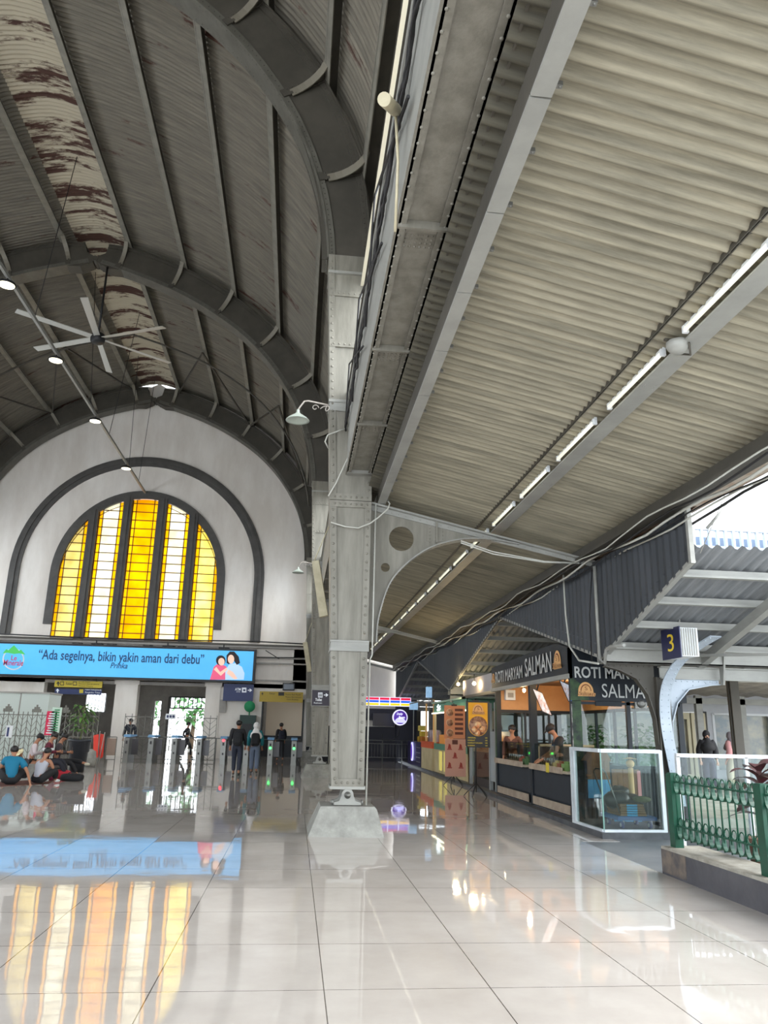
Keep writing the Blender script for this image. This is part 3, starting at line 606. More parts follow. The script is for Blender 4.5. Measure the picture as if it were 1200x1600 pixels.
r = thing('eave_beam', 'blue grey beam along the outer edge of the aisle roof', 'beam', (4.75, -4, 4.3))
b = MB(); b.box(4.6, 4.86, -4, 38.8, 4.32, 4.35); b.box(4.72, 4.74, -4, 38.8, 4.35, 4.55); b.build('beam_flange', steelD, r)
b = MB(); y = -4
while y < 38: b.box(4.92, 5.14, y, y+1.9, 4.37, 4.39); b.box(5.13, 5.15, y, y+1.9, 4.37, 4.52); y += 1.92
b.build('gutter', mat('zinc gutter', (186, 180, 168), .6, .2, rgb2=(150, 120, 92), scale=2), r)
for k in range(6):
    b = MB(); pts = []; x0 = 4.55+.09*k
    for i in range(80):
        y = -3+41*i/79; pts.append((x0+.04*math.sin(i*.5+k*1.3), y, 4.27-.02*k+.035*math.sin(i*1.1+k*.8)-.02*random.random()))
    b.tube(pts, .011+.004*(k % 3), 5)
    tag(b.build('eave_cable', (wcable, cable)[k % 2]), '%s cable strung along the outer edge of the aisle roof' % (['thin pale', 'thin black', 'thicker pale', 'black slack', 'outer pale', 'outermost black'][k]), 'cable')
b = MB(); b.tube([P(610, 757, y=12.3), P(870, 682, y=10.2)], .009, 6); tag(b.build('tie_rod', cable), 'thin dark tie rod under the corrugated aisle roof by the front column', 'rod')
b = MB()
for o in (0, .05): b.tube([P(720, 845+o*60, y=12.15), P(770, 862+o*70, y=12.1), P(850, 877+o*30, y=12.1), P(905, 880, y=12.1)], .012, 6)
tag(b.build('slack_wires', wcable), 'pair of pale slack wires hanging under the bracket arm', 'wires')
b = MB(); b.tube([P(517, 816, y=12.12), P(540, 823, y=12.1), P(560, 825, y=12.1), P(578, 818, y=12.1), P(592, 808, y=12.1), P(606, 795, y=12.12), P(609, 787, y=12.15), P(604, 780, y=12.2)], .012, 6)
tag(b.build('looped_cable', wcable), 'pale cable looped round the front column at the girder foot', 'cable')
b = MB(); b.tube([P(513, 700, y=12.1), P(508, 690, y=12.0), P(512, 680, y=12.0), P(530, 673, y=12.1), P(545, 668, y=12.15)], .014, 6); b.tube([P(513, 775, y=12.1), P(525, 755, y=12.1), P(545, 712, y=12.1), P(553, 690, y=12.0)], .012, 6)
tag(b.build('looped_cable', wcable), 'short cable loops sticking out left of the sunlit column top', 'cable')
# ================================================================ LOWER CANOPY ROOFS on the right: valleys at the posts, ridges between
fasc = mat('dark corrugated cladding', (48, 52, 57), .6, rgb2=(60, 64, 70), scale=1.5, stretch=(1, 1, .3)); csheet = sheetmat('grey canopy sheeting', (112, 116, 120), (146, 148, 150), (90, 84, 78), amt=.72, along='y')
bays = [(12.2, 2.72, 9.1, 3.68), (12.2, 2.72, 18.6, 4.25), (25.05, 2.78, 18.6, 4.25), (25.05, 2.78, 31.8, 4.25), (38.6, 2.8, 31.8, 4.25)]
for k, (ya, za, yb, zb) in enumerate(bays):
    n = 8; x1 = 15 if k == 0 else 11 if k == 1 else 13  # far bays extended out of sight to darken the stalls and aisle roof
    b = MB(); N = int((x1-4.9)/.17*5); vs = []
    for i in range(N+1):
        x = 4.9+(x1-4.9)*i/N; w = .028*math.sin(2*math.pi*(x-4.9)/.17)
        vs += [(x, ya+(yb-ya)*j/n, za+.165+(zb-za)*j/n+w) for j in range(n+1)]
    b.add(vs, [(i*(n+1)+j, (i+1)*(n+1)+j, (i+1)*(n+1)+j+1, i*(n+1)+j+1) for i in range(N) for j in range(n)], True)
    nm = ['nearest', 'second', 'third', 'fourth', 'farthest'][k]
    r = thing('canopy_roof', '%s sloping corrugated canopy roof over the stalls on the right' % nm, 'roof', (6, ya, za))
    b.build('roof_sheet', csheet, r)
    d = Vector((0, yb-ya, zb-za)); L_ = d.length; dn = d/L_; m = 4 if k == 0 else 6
    for j in range(m):
        t = (j+.35)/m; c = Vector((4.92, ya, za+.02))+d*t
        b = MB(); b.bar(c, c+Vector((x1-5, 0, 0)), .1, .03, (0, 0, 1)); b.bar(c+Vector((0, 0, .05)), c+Vector((x1-5, 0, .05)), .02, .09, (0, 0, 1)); b.build('canopy_purlin', steelL, r)
    b = MB(); b.bar(Vector((4.93, ya, za-.03)), Vector((4.93, yb, zb-.03)), .07, .05); b.build('verge_angle', steelL, r)
    for x in ((6.55, 9.5) if k == 0 else (7.4,)):
        b = MB(); e = Vector((x, ya, za-.08))+d*.82; b.bar((x, ya, za-.1), e, .12, .14); b.build('rafter', steelL, r)
    if k == 0:
        b = MB(); e = Vector((6.55, ya, za-.1))+d*.8; b.bar(e, e+Vector((.35, .55, -.75)), .05, .05); b.bar(e+Vector((.35, .55, -.75)), (6.2, 12.1, 2.75), .06, .04); b.bar(e, e+Vector((.7, .35, -.4)), .02, .02); b.build('strut', steelL, r)
b = MB(); zig = [(18.6, 4.2), (25.05, 2.72), (31.8, 4.2), (38.8, 2.72)]
b = MB(); n = 0; vs = []
def zlow(y):
    ks = [(9.1, 3.65), (12.2, 2.68), (18.6, 4.18), (25.05, 2.72), (31.8, 4.18), (38.8, 2.75)]
    for (y0, z0), (y1, z1) in zip(ks, ks[1:]):
        if y0 <= y <= y1: return z0+(z1-z0)*(y-y0)/(y1-y0)
    return 2.75
for nmf, ya, yb in (('nearest', 9.1, 18.6), ('middle', 18.6, 31.8), ('farthest', 31.8, 38.8)):
    b = MB(); N = int((yb-ya)/.04); vs = []
    for i in range(N+1):
        y = ya+(yb-ya)*i/N; x = 4.9+.012*math.sin(y*2*math.pi/.2); vs += [(x, y, min(4.17, zlow(y))), (x, y, 4.3), (x+.02, y, 4.3), (x+.02, y, min(4.17, zlow(y)))]
    b.add(vs, [(i*4+k, (i+1)*4+k, (i+1)*4+(k+1) % 4, i*4+(k+1) % 4) for i in range(N) for k in range(4)])
    tag(b.build('cladding_panel', fasc), '%s dark corrugated cladding panel between the aisle roof and the canopy roofs' % nmf, 'cladding')
b = MB(); b.box(4.87, 4.93, 9.04, 9.1, 3.6, 4.32); tag(b.build('end_post', steelL), 'light angle post at the near end of the dark cladding', 'post')
b = MB(); b.tube([(5.1, 9.0, 4.05), (5.35, 8.9, 4.35)], .02, 8); b.tube([(4.98, 9.0, 3.72), (5.2, 8.8, 4.3), (5.25, 8.5, 4.7)], .006, 5); tag(b.build('stay_bar', steelL), 'short grey stay bar from the cladding end post up to the eave', 'bar')
# cables hanging down the cladding
for k, (pa, nme) in enumerate((([(880, 893), (884, 960), (890, 1010), (905, 1032), (935, 1037)], 'pale'), ([(929, 885), (933, 960), (937, 1030), (945, 1036), (947, 1015), (955, 1010), (975, 1008)], 'bent grey'), ([(925, 890), (921, 960), (925, 1040)], 'thin dark'))):
    b = MB(); b.tube([P(x, y, x=4.82) for x, y in pa], (.018, .028, .01)[k], 6); tag(b.build('hanging_conduit', (wcable, steelL, cable)[k]), '%s conduit hanging down the dark cladding to the canopy post' % nme, 'conduit')
# cross beams at the valleys and the posts with curved brackets
def canopy_post(y, x, lab, full=True):
    r = thing('canopy_post', lab, 'post', (x, y, 0)); pm = steelB if full else steelD
    xs = x if full else 4.93; b = MB(); b.box(xs, 15 if full else 8, y-.06, y+.06, 2.38, 2.4); b.box(xs, 15 if full else 8, y-.01, y+.01, 2.4, 2.56); b.box(xs, 15 if full else 8, y-.06, y+.06, 2.56, 2.58); b.build('lower_beam', steelL, r)
    b = MB(); b.box(4.9, 15 if full else 8, y-.2, y-.18, 2.6, 2.85); b.box(4.9, 15 if full else 8, y-.2, y+.2, 2.6, 2.62); b.box(4.9, 15 if full else 8, y+.18, y+.2, 2.6, 2.85); b.build('valley_gutter', steelL, r)
    for q in ((6.85, 7.9, 9, 10) if full else ()):
        b = MB(); b.prism([(q, y-.28, 2.85), (q, y-.08, 2.85), (q, y-.08, 2.3), (q, y-.16, 2.3)], (.03, 0, 0)); b.build('bracket_ear', steelL, r)
    b = MB(); b.box(x-.09, x+.09, y-.02, y+.02, .05, 2.4); b.box(x-.11, x-.09, y-.1, y+.1, .05, 2.4); b.box(x+.09, x+.11, y-.1, y+.1, .05, 2.4); b.build('post_shaft', steelD, r)
    for sx in ((-1, 1) if full else (-1,)):
        ar = [(x+sx*(.1+.02), y, 1.35), (x+sx*.13, y, 1.7), (x+sx*.24, y, 2.0), (x+sx*.45, y, 2.22), (x+sx*.85, y, 2.3), (x+sx*1.0, y, 2.31)]; zt = 2.38
        if full and sx < 0: ar = [(x-.12, y, 1.35), (x-.14, y, 1.75), (x-.24, y, 2.12), (x-.42, y, 2.37), (x-.7, y, 2.5), (x-.93, y, 2.55)]; zt = 2.6
        b = MB(); b.prism([(x+sx*.1, y-.01, zt), (x+sx*.1, y-.01, 1.35)]+[(p[0], y-.01, p[2]) for p in ar]+[(ar[5][0], y-.01, zt)], (0, .02, 0))
        for i in range(10):
            t = i/9*.999*5; j = int(t); p = Vector(ar[j]).lerp(Vector(ar[min(j+1, 5)]), t-j); b.rivet(p+Vector((-sx*.03, -.012, .04)), (0, -1, 0), .011)
        b.rivets((x+sx*.12, y-.012, zt-.03), (x+sx*.9, y-.012, zt-.03), .09, (0, -1, 0), .011); b.build('bracket_web', steelB if sx > 0 else steelD, r)  # light and shade put into colour: right bracket pale, left one dark
        b = MB(); pt = [Vector(p) for p in ar]; fr = []
        for i in range(6):
            t = (pt[min(i+1, 5)]-pt[max(i-1, 0)]).normalized(); fr.append((Vector((0, 1, 0)), Vector((0, 1, 0)).cross(t)))
        b.sweep(pt, fr, [(-.07, -.008), (.07, -.008), (.07, .008), (-.07, .008)]); b.build('bracket_flange', steelB if sx > 0 else steelD, r)
    # near side: wide riveted plate curving toward the viewer under the canopy
    if full:
        pp = [Vector((x+.12, y-.13, .45)), Vector((x+.08, y-.13, .9)), Vector((x-.0, y-.13, 1.5)), Vector((x-.02, y-.14, 1.9)), Vector((x+.0, y-.22, 2.25)), Vector((x+.08, y-.42, 2.55)), Vector((x+.22, y-.75, 2.78)), Vector((x+.38, y-1.15, 2.95))]
        q3 = [tuple(v) for v in pp]; pp = [Vector((a[0], c_[1], a[1])) for a, c_ in zip(catmull([(v[0], v[2]) for v in q3], 4), catmull([(v[0], v[1]) for v in q3], 4))]; NP = len(pp)
        fr = []
        for i in range(NP):
            t = (pp[min(i+1, NP-1)]-pp[max(i-1, 0)]).normalized(); nn = t.cross(Vector((1, 0, 0))).normalized(); fr.append((Vector((1, 0, 0)), nn))
        b = MB(); b.sweep(pp, fr, [(-.09, -.01), (.09, -.01), (.09, .01), (-.09, .01)])
        for i in range(NP-1):
            for k in range(1):
                p = pp[i].lerp(pp[i+1], .5); n2 = fr[i][1]; n2 = n2 if n2.y < 0 else -n2
                for o in (-.055, .055): b.rivet(p+Vector((o, 0, 0))+n2*.01, n2, .012)
        b.build('curved_cover_plate', steelB, r)
    return r
canopy_post(12.2, 5.86, 'pale blue grey riveted canopy post with curved brackets above the green railing')
canopy_post(25.05, 6.0, 'dark canopy post behind the bread kiosk', False); canopy_post(38.5, 6.0, 'dark canopy post at the far end of the aisle', False)
b = MB(); vs = []; n_ = 220                      # crumpled flashing along the eave gap
for i in range(n_+1):
    y = 9.1+29.6*i/n_; vs += [(4.93+.03*math.sin(i*1.9), y, 4.27+.02*math.sin(i*2.7)+.015*math.sin(i*.7)), (4.99+.03*math.sin(i*1.3), y, 4.33), (5.1+.02*math.sin(i*2.2), y, 4.4+.015*math.sin(i*1.7))]
b.add(vs, [(i*3+j, (i+1)*3+j, (i+1)*3+j+1, i*3+j+1) for i in range(n_) for j in (0, 1)], True); tag(b.build('eave_flashing', mat('rusty flashing', (214, 196, 172), .7, rgb2=(196, 110, 62), scale=1.6, stretch=(1, .5, 1))), 'crumpled pale and rust orange flashing in the gap above the dark cladding', 'flashing')
b = MB(); b.cyl((6.9, 18.6, .1), (6.9, 18.6, 4.2), .09, 12); tag(b.build('roof_column', steelD), 'dark round roof column rising behind the kiosk sign', 'column')
# ================================================================ SIGN BOX 3
q = P(1071, 982, y=11.0); r = thing('platform_sign', 'hanging box sign with the platform number 3', 'sign', (q.x, 11, 2.63))
b = MB(); b.box(5.62, 5.9, 10.95, 11.5, 2.63, 3.05); b.build('sign_box', white, r)
b = MB(); b.box(5.605, 5.62, 10.93, 11.52, 2.61, 3.07); face_ = b.build('sign_face', mat('navy sign face', (38, 40, 78), .4), r)
b = MB()
for i in range(7): b.box(5.64+i*.036, 5.655+i*.036, 10.938, 10.95, 2.64, 3.04)
b.build('box_ribs', steelL, r)
b = MB(); b.cyl((5.76, 11.2, 3.05), (5.76, 11.2, 3.35), .015, 8); b.build('hanger', steelL, r)
text('3', (5.604, 11.32, 2.72), (0, -1, 0), (0, 0, 1), .2, .26, mat('yellow lettering', (236, 206, 60), .5), face_, depth=.003)
# ================================================================ LED BOARD
YS = 38.45
r = thing('led_billboard', 'long bright blue advertising screen under the arched window', 'billboard', (-8.2, YS, 3.6))
b = MB(); b.box(-14.6, -2.02, YS, YS+.3, 3.5, 5.1); b.build('screen_case', black, r)
scr = mat('blue screen', (74, 168, 226), .4, emit=.17, rgb2=(62, 160, 222), scale=.5); b = MB(); b.box(-14.5, -2.14, YS-.02, YS, 3.6, 5.0); r = b.build('screen', scr, r)
navy = mat('dark blue print', (14, 62, 110), .5); Ys = YS-.02
def TP(px, py, y=Ys): return P(px, py, y=y)
def textpx(s, x0, x1, ytop, ybot, m, parent, y=Ys, shear=0, bold=0, name='lettering'):
    a = TP(x0, ybot, y); c = TP(x1, ybot, y); t = TP(x0, ytop, y); return text(s, (a.x, y, (a.z+c.z)/2), (1, 0, 0), (0, 0, 1), c.x-a.x, t.z-a.z, m, parent, shear=shear, bold=bold, depth=.012, name=name)
def shp(pts, m, parent, nm, y=Ys, d=.006):
    b = MB(); b.prism([Vector((TP(px, py, y).x, y-d, TP(px, py, y).z)) for px, py in pts], (0, d*.9, 0)); return b.build(nm, m, parent)
def circ(cx, cy, rx, ry, n=20, a0=0, a1=2*math.pi): return [(cx+rx*math.cos(a0+(a1-a0)*i/n), cy+ry*math.sin(a0+(a1-a0)*i/n)) for i in range(n)]
textpx('\u201cAda segelnya, bikin yakin aman dari debu\u201d', 58, 318, 1018, 1039, navy, r, bold=.012)
textpx('Prinka', 172, 199, 1035.5, 1044.5, navy, r, shear=.25, bold=.01)
shp(circ(21, 1030, 17, 17, 28), white, r, 'logo_ring'); shp(circ(21, 1030, 15, 15, 28), mat('logo blue', (70, 160, 220), .5, emit=.2), r, 'logo_disc', d=.008)
gl = mat('logo green', (60, 170, 80), .5, emit=.15); shp([(4, 1021), (10, 1014), (13, 1016), (22, 1008), (30, 1017), (33, 1015), (40, 1023), (30, 1021), (22, 1022), (12, 1020)], gl, r, 'logo_hills', d=.012)
rd = mat('logo red', (200, 60, 100), .5); textpx('Le', 17, 26, 1024, 1032, rd, r, bold=.02); textpx('Minerale', 5, 36, 1031, 1040, rd, r, bold=.02)
sk = mat('printed skin', (236, 190, 170), .6, emit=.15); hr = mat('printed hair', (40, 28, 30), .6); pk = mat('printed pink', (226, 92, 130), .6, emit=.12); lb = mat('printed pale blue', (176, 204, 232), .6, emit=.15)
shp([(328, 1062), (334, 1042), (339, 1038), (352, 1040), (359, 1048), (356, 1062)], pk, r, 'printed_girl_dress', d=.006)
shp(circ(345, 1032, 7.5, 8), hr, r, 'printed_girl_hair', d=.008); shp(circ(346, 1034, 5, 6), sk, r, 'printed_girl_face', d=.011); shp([(334, 1046), (338, 1042), (344, 1050), (354, 1043), (356, 1046), (345, 1056)], sk, r, 'printed_girl_arm', d=.011)
shp([(352, 1062), (352, 1048), (358, 1038), (368, 1036), (378, 1042), (382, 1052), (381, 1062)], lb, r, 'printed_woman_blouse', d=.007)
shp([(354, 1036), (354, 1024), (359, 1018), (366, 1018), (373, 1026), (375, 1036), (370, 1039), (364, 1030), (358, 1038)], hr, r, 'printed_woman_hair', d=.009)
shp(circ(361, 1030, 5, 7), sk, r, 'printed_woman_face', d=.012); shp([(357, 1046), (364, 1050), (371, 1060), (367, 1062), (354, 1052)], sk, r, 'printed_woman_hand', d=.012)
for nm2, px in (('left', 150), ('middle', 262), ('right', 350)):
    b = MB(); q = TP(px, 1004); b.box(q.x-.25, q.x+.25, YS+.1, 38.9, 5.12, 5.17); b.box(q.x-.03, q.x+.03, YS+.05, YS+.1, 5.0, 5.3); tag(b.build('screen_hanger', black), '%s black bracket holding the blue screen to the wall' % nm2, 'bracket')
b = MB(); b.tube([(-17, 38.6, 5.5), (-11, 38.55, 5.42), (-8, 38.55, 5.42), (-2, 38.55, 5.5), (.4, 38.5, 5.45)], .03, 6); b.tube([(-2, 38.7, 4.75), (.3, 38.7, 4.8)], .02, 6); b.tube([(-1.6, 38.7, 5.1), (-.9, 38.7, 4.7)], .02, 5); tag(b.build('wall_conduit', black), 'black conduit running along the ledge above the blue screen', 'conduit')
# ================================================================ hanging signs
def panel(name, lab, cat, x0, x1, y0, y1, Y, m, th=.06, frame=None):
    a = P(x0, y0, y=Y); c = P(x1, y1, y=Y); r = thing(name, lab, cat, ((a.x+c.x)/2, Y, c.z)); b = MB(); b.box(a.x, c.x, Y, Y+th, c.z, a.z); pn = b.build('sign_panel', m, r)
    if name == 'direction_sign' and x0 < 100:
        b = MB()
        for hx in (a.x+.3, c.x-.3): b.box(hx-.015, hx+.015, Y+.02, Y+.3, a.z, a.z+.03); b.tube([(hx, Y+.04, a.z), (hx, Y+.04, 3.5)], .012, 5)
        b.build('hanger', black, r)
    if frame: b = MB(); w = .02; b.box(a.x-w, c.x+w, Y-.005, Y+th+.005, a.z, a.z+w); b.box(a.x-w, c.x+w, Y-.005, Y+th+.005, c.z-w, c.z); b.box(a.x-w, a.x, Y-.005, Y+th+.005, c.z, a.z); b.box(c.x, c.x+w, Y-.005, Y+th+.005, c.z, a.z); b.build('sign_frame', frame, r)
    return pn
def tx(s, x0, x1, yt, yb, m, parent, Y, bold=.0, sh=0):
    a = P(x0, yb, y=Y); c = P(x1, yb, y=Y); t = P(x0, yt, y=Y); return text(s, (a.x, Y, (a.z+c.z)/2), (1, 0, 0), (0, 0, 1), c.x-a.x, t.z-a.z, m, parent, depth=.012, bold=bold, shear=sh)
def arrow(parent, Y, cx, cy, s, d, m):
    pr = {'up': [(-.25, 1), (.25, 1), (.25, -.1), (.7, .3), (.7, -.15), (0, -1), (-.7, -.15), (-.7, .3), (-.25, -.1)], 'right': [(-1, -.2), (.1, -.2), (-.3, -.7), (.15, -.7), (1, 0), (.15, .7), (-.3, .7), (.1, .2), (-1, .2)]}[d]
    shp([(cx+a*s, cy+c*s) for a, c in pr], m, parent, 'arrow', y=Y, d=.01)
yel = mat('yellow sign face', (206, 184, 50), .5); nav = mat('navy sign board', (30, 46, 96), .45); wl = mat('white lettering', (225, 230, 238), .5, emit=.05); bl = mat('black lettering', (30, 28, 20), .5)
r = panel('direction_sign', 'yellow over navy hanging direction sign left of the turnstiles', 'sign', 86, 159, 1063, 1075, 38.75, yel)
a = P(86, 1075.5, y=38.75); c = P(158, 1086, y=38.75); b = MB(); b.box(a.x, c.x, 38.75, 38.81, c.z, a.z-.01); b.build('lower_panel', nav, r)
arrow(r, 38.75, 91, 1068, 3.5, 'up', bl); arrow(r, 38.75, 90, 1079, 3.2, 'up', wl)
tx('Keluar', 103, 113, 1066, 1070, bl, r, 38.75); tx('Jl. Lada Dalam', 123, 141, 1064.5, 1067, bl, r, 38.75); tx('Museum Sejarah Jakarta', 123, 155, 1067.6, 1070.4, bl, r, 38.75); tx('Museum Wayang', 123, 145, 1071, 1073.5, bl, r, 38.75)
tx('Halte Transjakarta', 133, 158, 1076.5, 1079.5, wl, r, 38.75); tx('Pangkalan Taksi', 133, 156, 1081, 1084, wl, r, 38.75)
for px in (97, 117): shp([(px-3, 1065), (px+3, 1065), (px+3, 1071), (px-3, 1071)], bl, r, 'pictogram', y=38.75); shp([(px-2.2, 1066), (px+2.2, 1066), (px+2.2, 1070), (px-2.2, 1070)], yel, r, 'pictogram', y=38.75, d=.012)
shp([(124, 1077), (130, 1077), (130, 1083), (124, 1083)], yel, r, 'pictogram', y=38.75)
r = panel('atm_sign', 'dark blue ATM sign with an arrow, below the right end of the screen', 'sign', 350, 395, 1068, 1096, 38.7, nav)
tx('ATM', 367, 376, 1075, 1079, wl, r, 38.7, .02); tx('ATM', 369, 375, 1080, 1082, wl, r, 38.7); shp([(378, 1074.5), (385, 1074.5), (385, 1082), (378, 1082)], wl, r, 'pictogram', y=38.7); shp([(380, 1077), (383.5, 1077), (383.5, 1080), (380, 1080)], nav, r, 'pictogram', y=38.7, d=.012); arrow(r, 38.7, 390.5, 1078.5, 3.4, 'right', wl)
r = panel('direction_sign', 'ochre yellow hanging sign over the lit doorway by the far columns', 'sign', 406, 473, 1080, 1098, 38.3, mat('ochre sign face', (176, 150, 44), .5))
arrow(r, 38.3, 410, 1084, 2.2, 'up', bl); tx('Keluar', 421, 430, 1082, 1085, bl, r, 38.3); shp([(435, 1081.5), (444, 1081.5), (444, 1087), (435, 1087)], bl, r, 'pictogram', y=38.3); tx('Museum Bank Mandiri', 446, 470, 1084, 1086.5, bl, r, 38.3); tx('Museum Bank Indonesia', 446, 471, 1088, 1090.5, bl, r, 38.3); tx('Halte Busway', 448, 466, 1092, 1094.5, bl, r, 38.3)
r = panel('toilet_sign', 'dark toilet sign with white arrow and rim, fixed to the second column', 'sign', 488, 516, 1078, 1103, 25.5, mat('aubergine sign board', (44, 36, 52), .45), frame=steelL)
tx('Toilet', 492.5, 503, 1091, 1095.5, wl, r, 25.5, .03); tx('Restroom', 490.5, 503, 1097, 1099.5, wl, r, 25.5); shp([(497, 1082), (504, 1082), (504, 1090), (497, 1090)], wl, r, 'pictogram', y=25.5); tx('iii', 498, 503, 1083.5, 1088.5, bl, r, 25.5, .02); arrow(r, 25.5, 509.5, 1086, 3.6, 'right', wl)
r = panel('icon_sign', 'small white sign with three blue round symbols on the lattice gate', 'sign', 259, 274, 1115, 1124, 34.55, white, .02)
for i in range(3): shp(circ(262+i*4.5, 1119.5, 1.8, 2.2, 12), nav, r, 'symbol', y=34.55)
for k, (pts, nm2, Y) in enumerate((([(487, 877), (498, 875), (512, 961), (499, 964)], 'upper', 14.5), ([(473, 1004), (480, 1003), (487, 1049), (480, 1050)], 'lower', 27.0))):
    b = MB(); b.prism([P(x, y, y=Y) for x, y in pts], (.02, .12, 0)); e0 = P(pts[0][0]+3, pts[0][1]+2, y=Y+.06); b.tube([e0, (.62, Y+.06, 5.7)], .012, 5); tag(b.build('lamp_housing', cream), '%s slanting cream lamp housing left of the columns' % nm2, 'lamp housing')
# ================================================================ bell lamps on scroll arms
def bell(q, s, lab, xw):
    r = thing('bell_lamp', lab, 'lamp', q); q = Vector(q)
    b = MB(); b.lathe([(0, .16), (.03, .16), (.035, .1), (.07, .06), (.12, .03), (.2, -.03), (.24, -.07), (.245, -.08), (.2, -.075), (0, -.02)], q, 28); b.v = [tuple(q+(Vector(v)-q)*s) for v in b.v]; b.build('bell_shade', mat('pale green enamel', (190, 200, 190), .35), r)
    b = MB(); t = q+Vector((0, 0, .15*s)); e = Vector((xw, q.y+.1, q.z+.36*s)); b.tube([t, t+Vector((.02, 0, .06*s)), t+Vector((.12*s, .02, .22*s)), t+Vector((.2*s, .03, .24*s)), e], .014, 8)
    sc = [e+Vector((-.04-.10*a/6*math.cos(a), 0, -.03*a/3-.03-.06*math.sin(a))) for a in [i*.5 for i in range(13)]]; b.tube(sc, .009, 6)
    c0 = e+Vector((-.28*s, 0, -.06)); b.tube([c0+Vector((.06*math.cos(a)*(1-a/9), 0, .06*math.sin(a)*(1-a/9))) for a in [i*.6 for i in range(11)]], .008, 6); b.build('scroll_arm', mat('pale lamp iron', (186, 178, 170), .5), r)
    return r
q = P(465, 656, y=11.9); bell(q+Vector((0, 0, .05)), .8, 'pale bell shaped lamp on a scroll arm, at the front column', .3)
q = P(466, 892, y=25.2); bell(q, .8, 'small bell lamp on the second column, above the gable wall base', .32)
# ================================================================ CEILING FAN
q = P(153, 528, y=25.6); r = thing('ceiling_fan', 'big six bladed ceiling fan hanging from the vault crown', 'fan', q)
b = MB(); b.lathe([(0, -.2), (.18, -.2), (.24, -.15), (.26, .05), (.2, .15), (.1, .2), (0, .2)], q, 24); b.build('motor', black, r)
tips = [(265, 515), (265, 568), (163, 578), (62, 548), (62, 497), (138, 466)]
angs = [5, -50, -88, 190, 152, 105]
tp = P(265, 568, z=q.z-.05); a0 = math.atan2(tp.y-q.y, tp.x-q.x); R_ = 2.75
for k in range(6):
    a = a0+math.pi/3*k; d = Vector((math.cos(a), math.sin(a), 0)); s = Vector((-d.y, d.x, 0)); p0 = q+d*.22+Vector((0, 0, -.05)); p1 = q+d*R_+Vector((0, 0, -.05)); w = .12
    b = MB(); b.add([p0-s*w*.8, p0+s*w*.8+Vector((0, 0, .05)), p1+s*w+Vector((0, 0, .04)), p1-s*w, p0-s*w*.8+Vector((0, 0, .02)), p0+s*w*.8+Vector((0, 0, .075)), p1+s*w+Vector((0, 0, .06)), p1-s*w+Vector((0, 0, .02))], [(0, 1, 2, 3), (7, 6, 5, 4), (0, 4, 5, 1), (1, 5, 6, 2), (2, 6, 7, 3), (3, 7, 4, 0)]); b.build('fan_blade', mat('fan blade grey', (186, 186, 180), .45), r)
b = MB(); b.cyl(q+Vector((0, 0, .15)), (q.x, q.y, 17.5), .04, 8); b.build('drop_rod', black, r)
# ================================================================ lamp rail along the vault axis
r = thing('lamp_rail', 'long thin steel rail with floodlights running to the gable wall under the fan', 'rail', (-8.2, 14, 12.85))
b = MB(); b.box(-8.24, -8.16, 10, 38.95, 12.85, 12.95); b.build('rail_bar', steelL, r)
for k, (px, py, s) in enumerate(((12, 436, 1.5), (88, 557, 1.1), (150, 650, 1.1), (198, 724, 1))):
    q = P(px, py, x=-8.2); nmk = ['nearest, at the left picture edge', 'second from the viewer', 'third from the viewer', 'farthest, before the gable wall'][k]
    f = thing('floodlight', 'round floodlight under the lamp rail, %s' % nmk, 'lamp', (-8.2, q.y, 12.62), group='floodlights on the rail')
    c = Vector((-8.2, q.y, 12.66)); b = MB(); b.lathe([(0, .12), (.1, .12), (.22, .05), (.24, 0), (.22, -.02)], c, 20); b.cyl(c+Vector((0, 0, .1)), c+Vector((0, 0, .2)), .02, 6); b.build('housing', black, f)
    b = MB(); b.lathe([(0, -.02), (.2, -.02), (.2, 0)], c, 20); b.build('lens', mat('lamp lens', (250, 240, 210), .3, emit=1.1), f)
    l = bpy.data.lights.new('floodlight_light', 'AREA'); l.shape = 'DISK'; l.size = .36; l.energy = 6; l.color = (1, .93, .8); lo = bpy.data.objects.new('floodlight_light', l); C.collection.objects.link(lo); lo.parent = f; lo.location = (0, 0, 0)
for k, (yy, xx) in enumerate(((16.5, -8.9), (21, -7.6), (27.5, -8.6), (30.5, -7.5), (34.5, -8.3), (36.8, -7.9))):
    b = MB(); b.tube([(xx, yy, 18.4), (-8.2, yy+.3, 12.95)], .012, 5); tag(b.build('hanger_wire', cable), '%s thin wire from the vault down to the lamp rail' % nm_[k], 'wire', 'rail wires')
# bracing of the last bay
yb_ = 32.2; b = MB()
pts = [at_s(s)[0] for s in [i*.6 for i in range(0, 24)] if s < acc-.3]; pth = [Vector((p.x, yb_, p.y+.55)) for p in pts]; pth = [Vector((mir(p.x), p.y, p.z)) for p in reversed(pth[1:])]+pth
b.tube(pth, .045, 6); tag(b.build('arch_brace', steelD), 'thin curved brace across the vault in the farthest bay', 'brace')
for sg, side in ((1, 'right'), (-1, 'left')):
    for k in range(6):
        pts = []
        for s, yy in ((.99+1.96*k, yb_ if k % 2 else 38.2), (.99+1.96*(k+1), 38.2 if k % 2 else yb_)):
            if s > acc-.2: continue
            p, n, d = at_s(s); pts.append(Vector((p.x if sg == 1 else mir(p.x), yy, p.y))+Vector((n.x*sg, 0, n.y))*(d-.1))
        if len(pts) == 2: b = MB(); b.bar(pts[0], pts[1], .07, .07); tag(b.build('diagonal_brace', steelD), '%s diagonal brace to the %s of the crown in the farthest bay' % (nm_[k], side), 'brace')
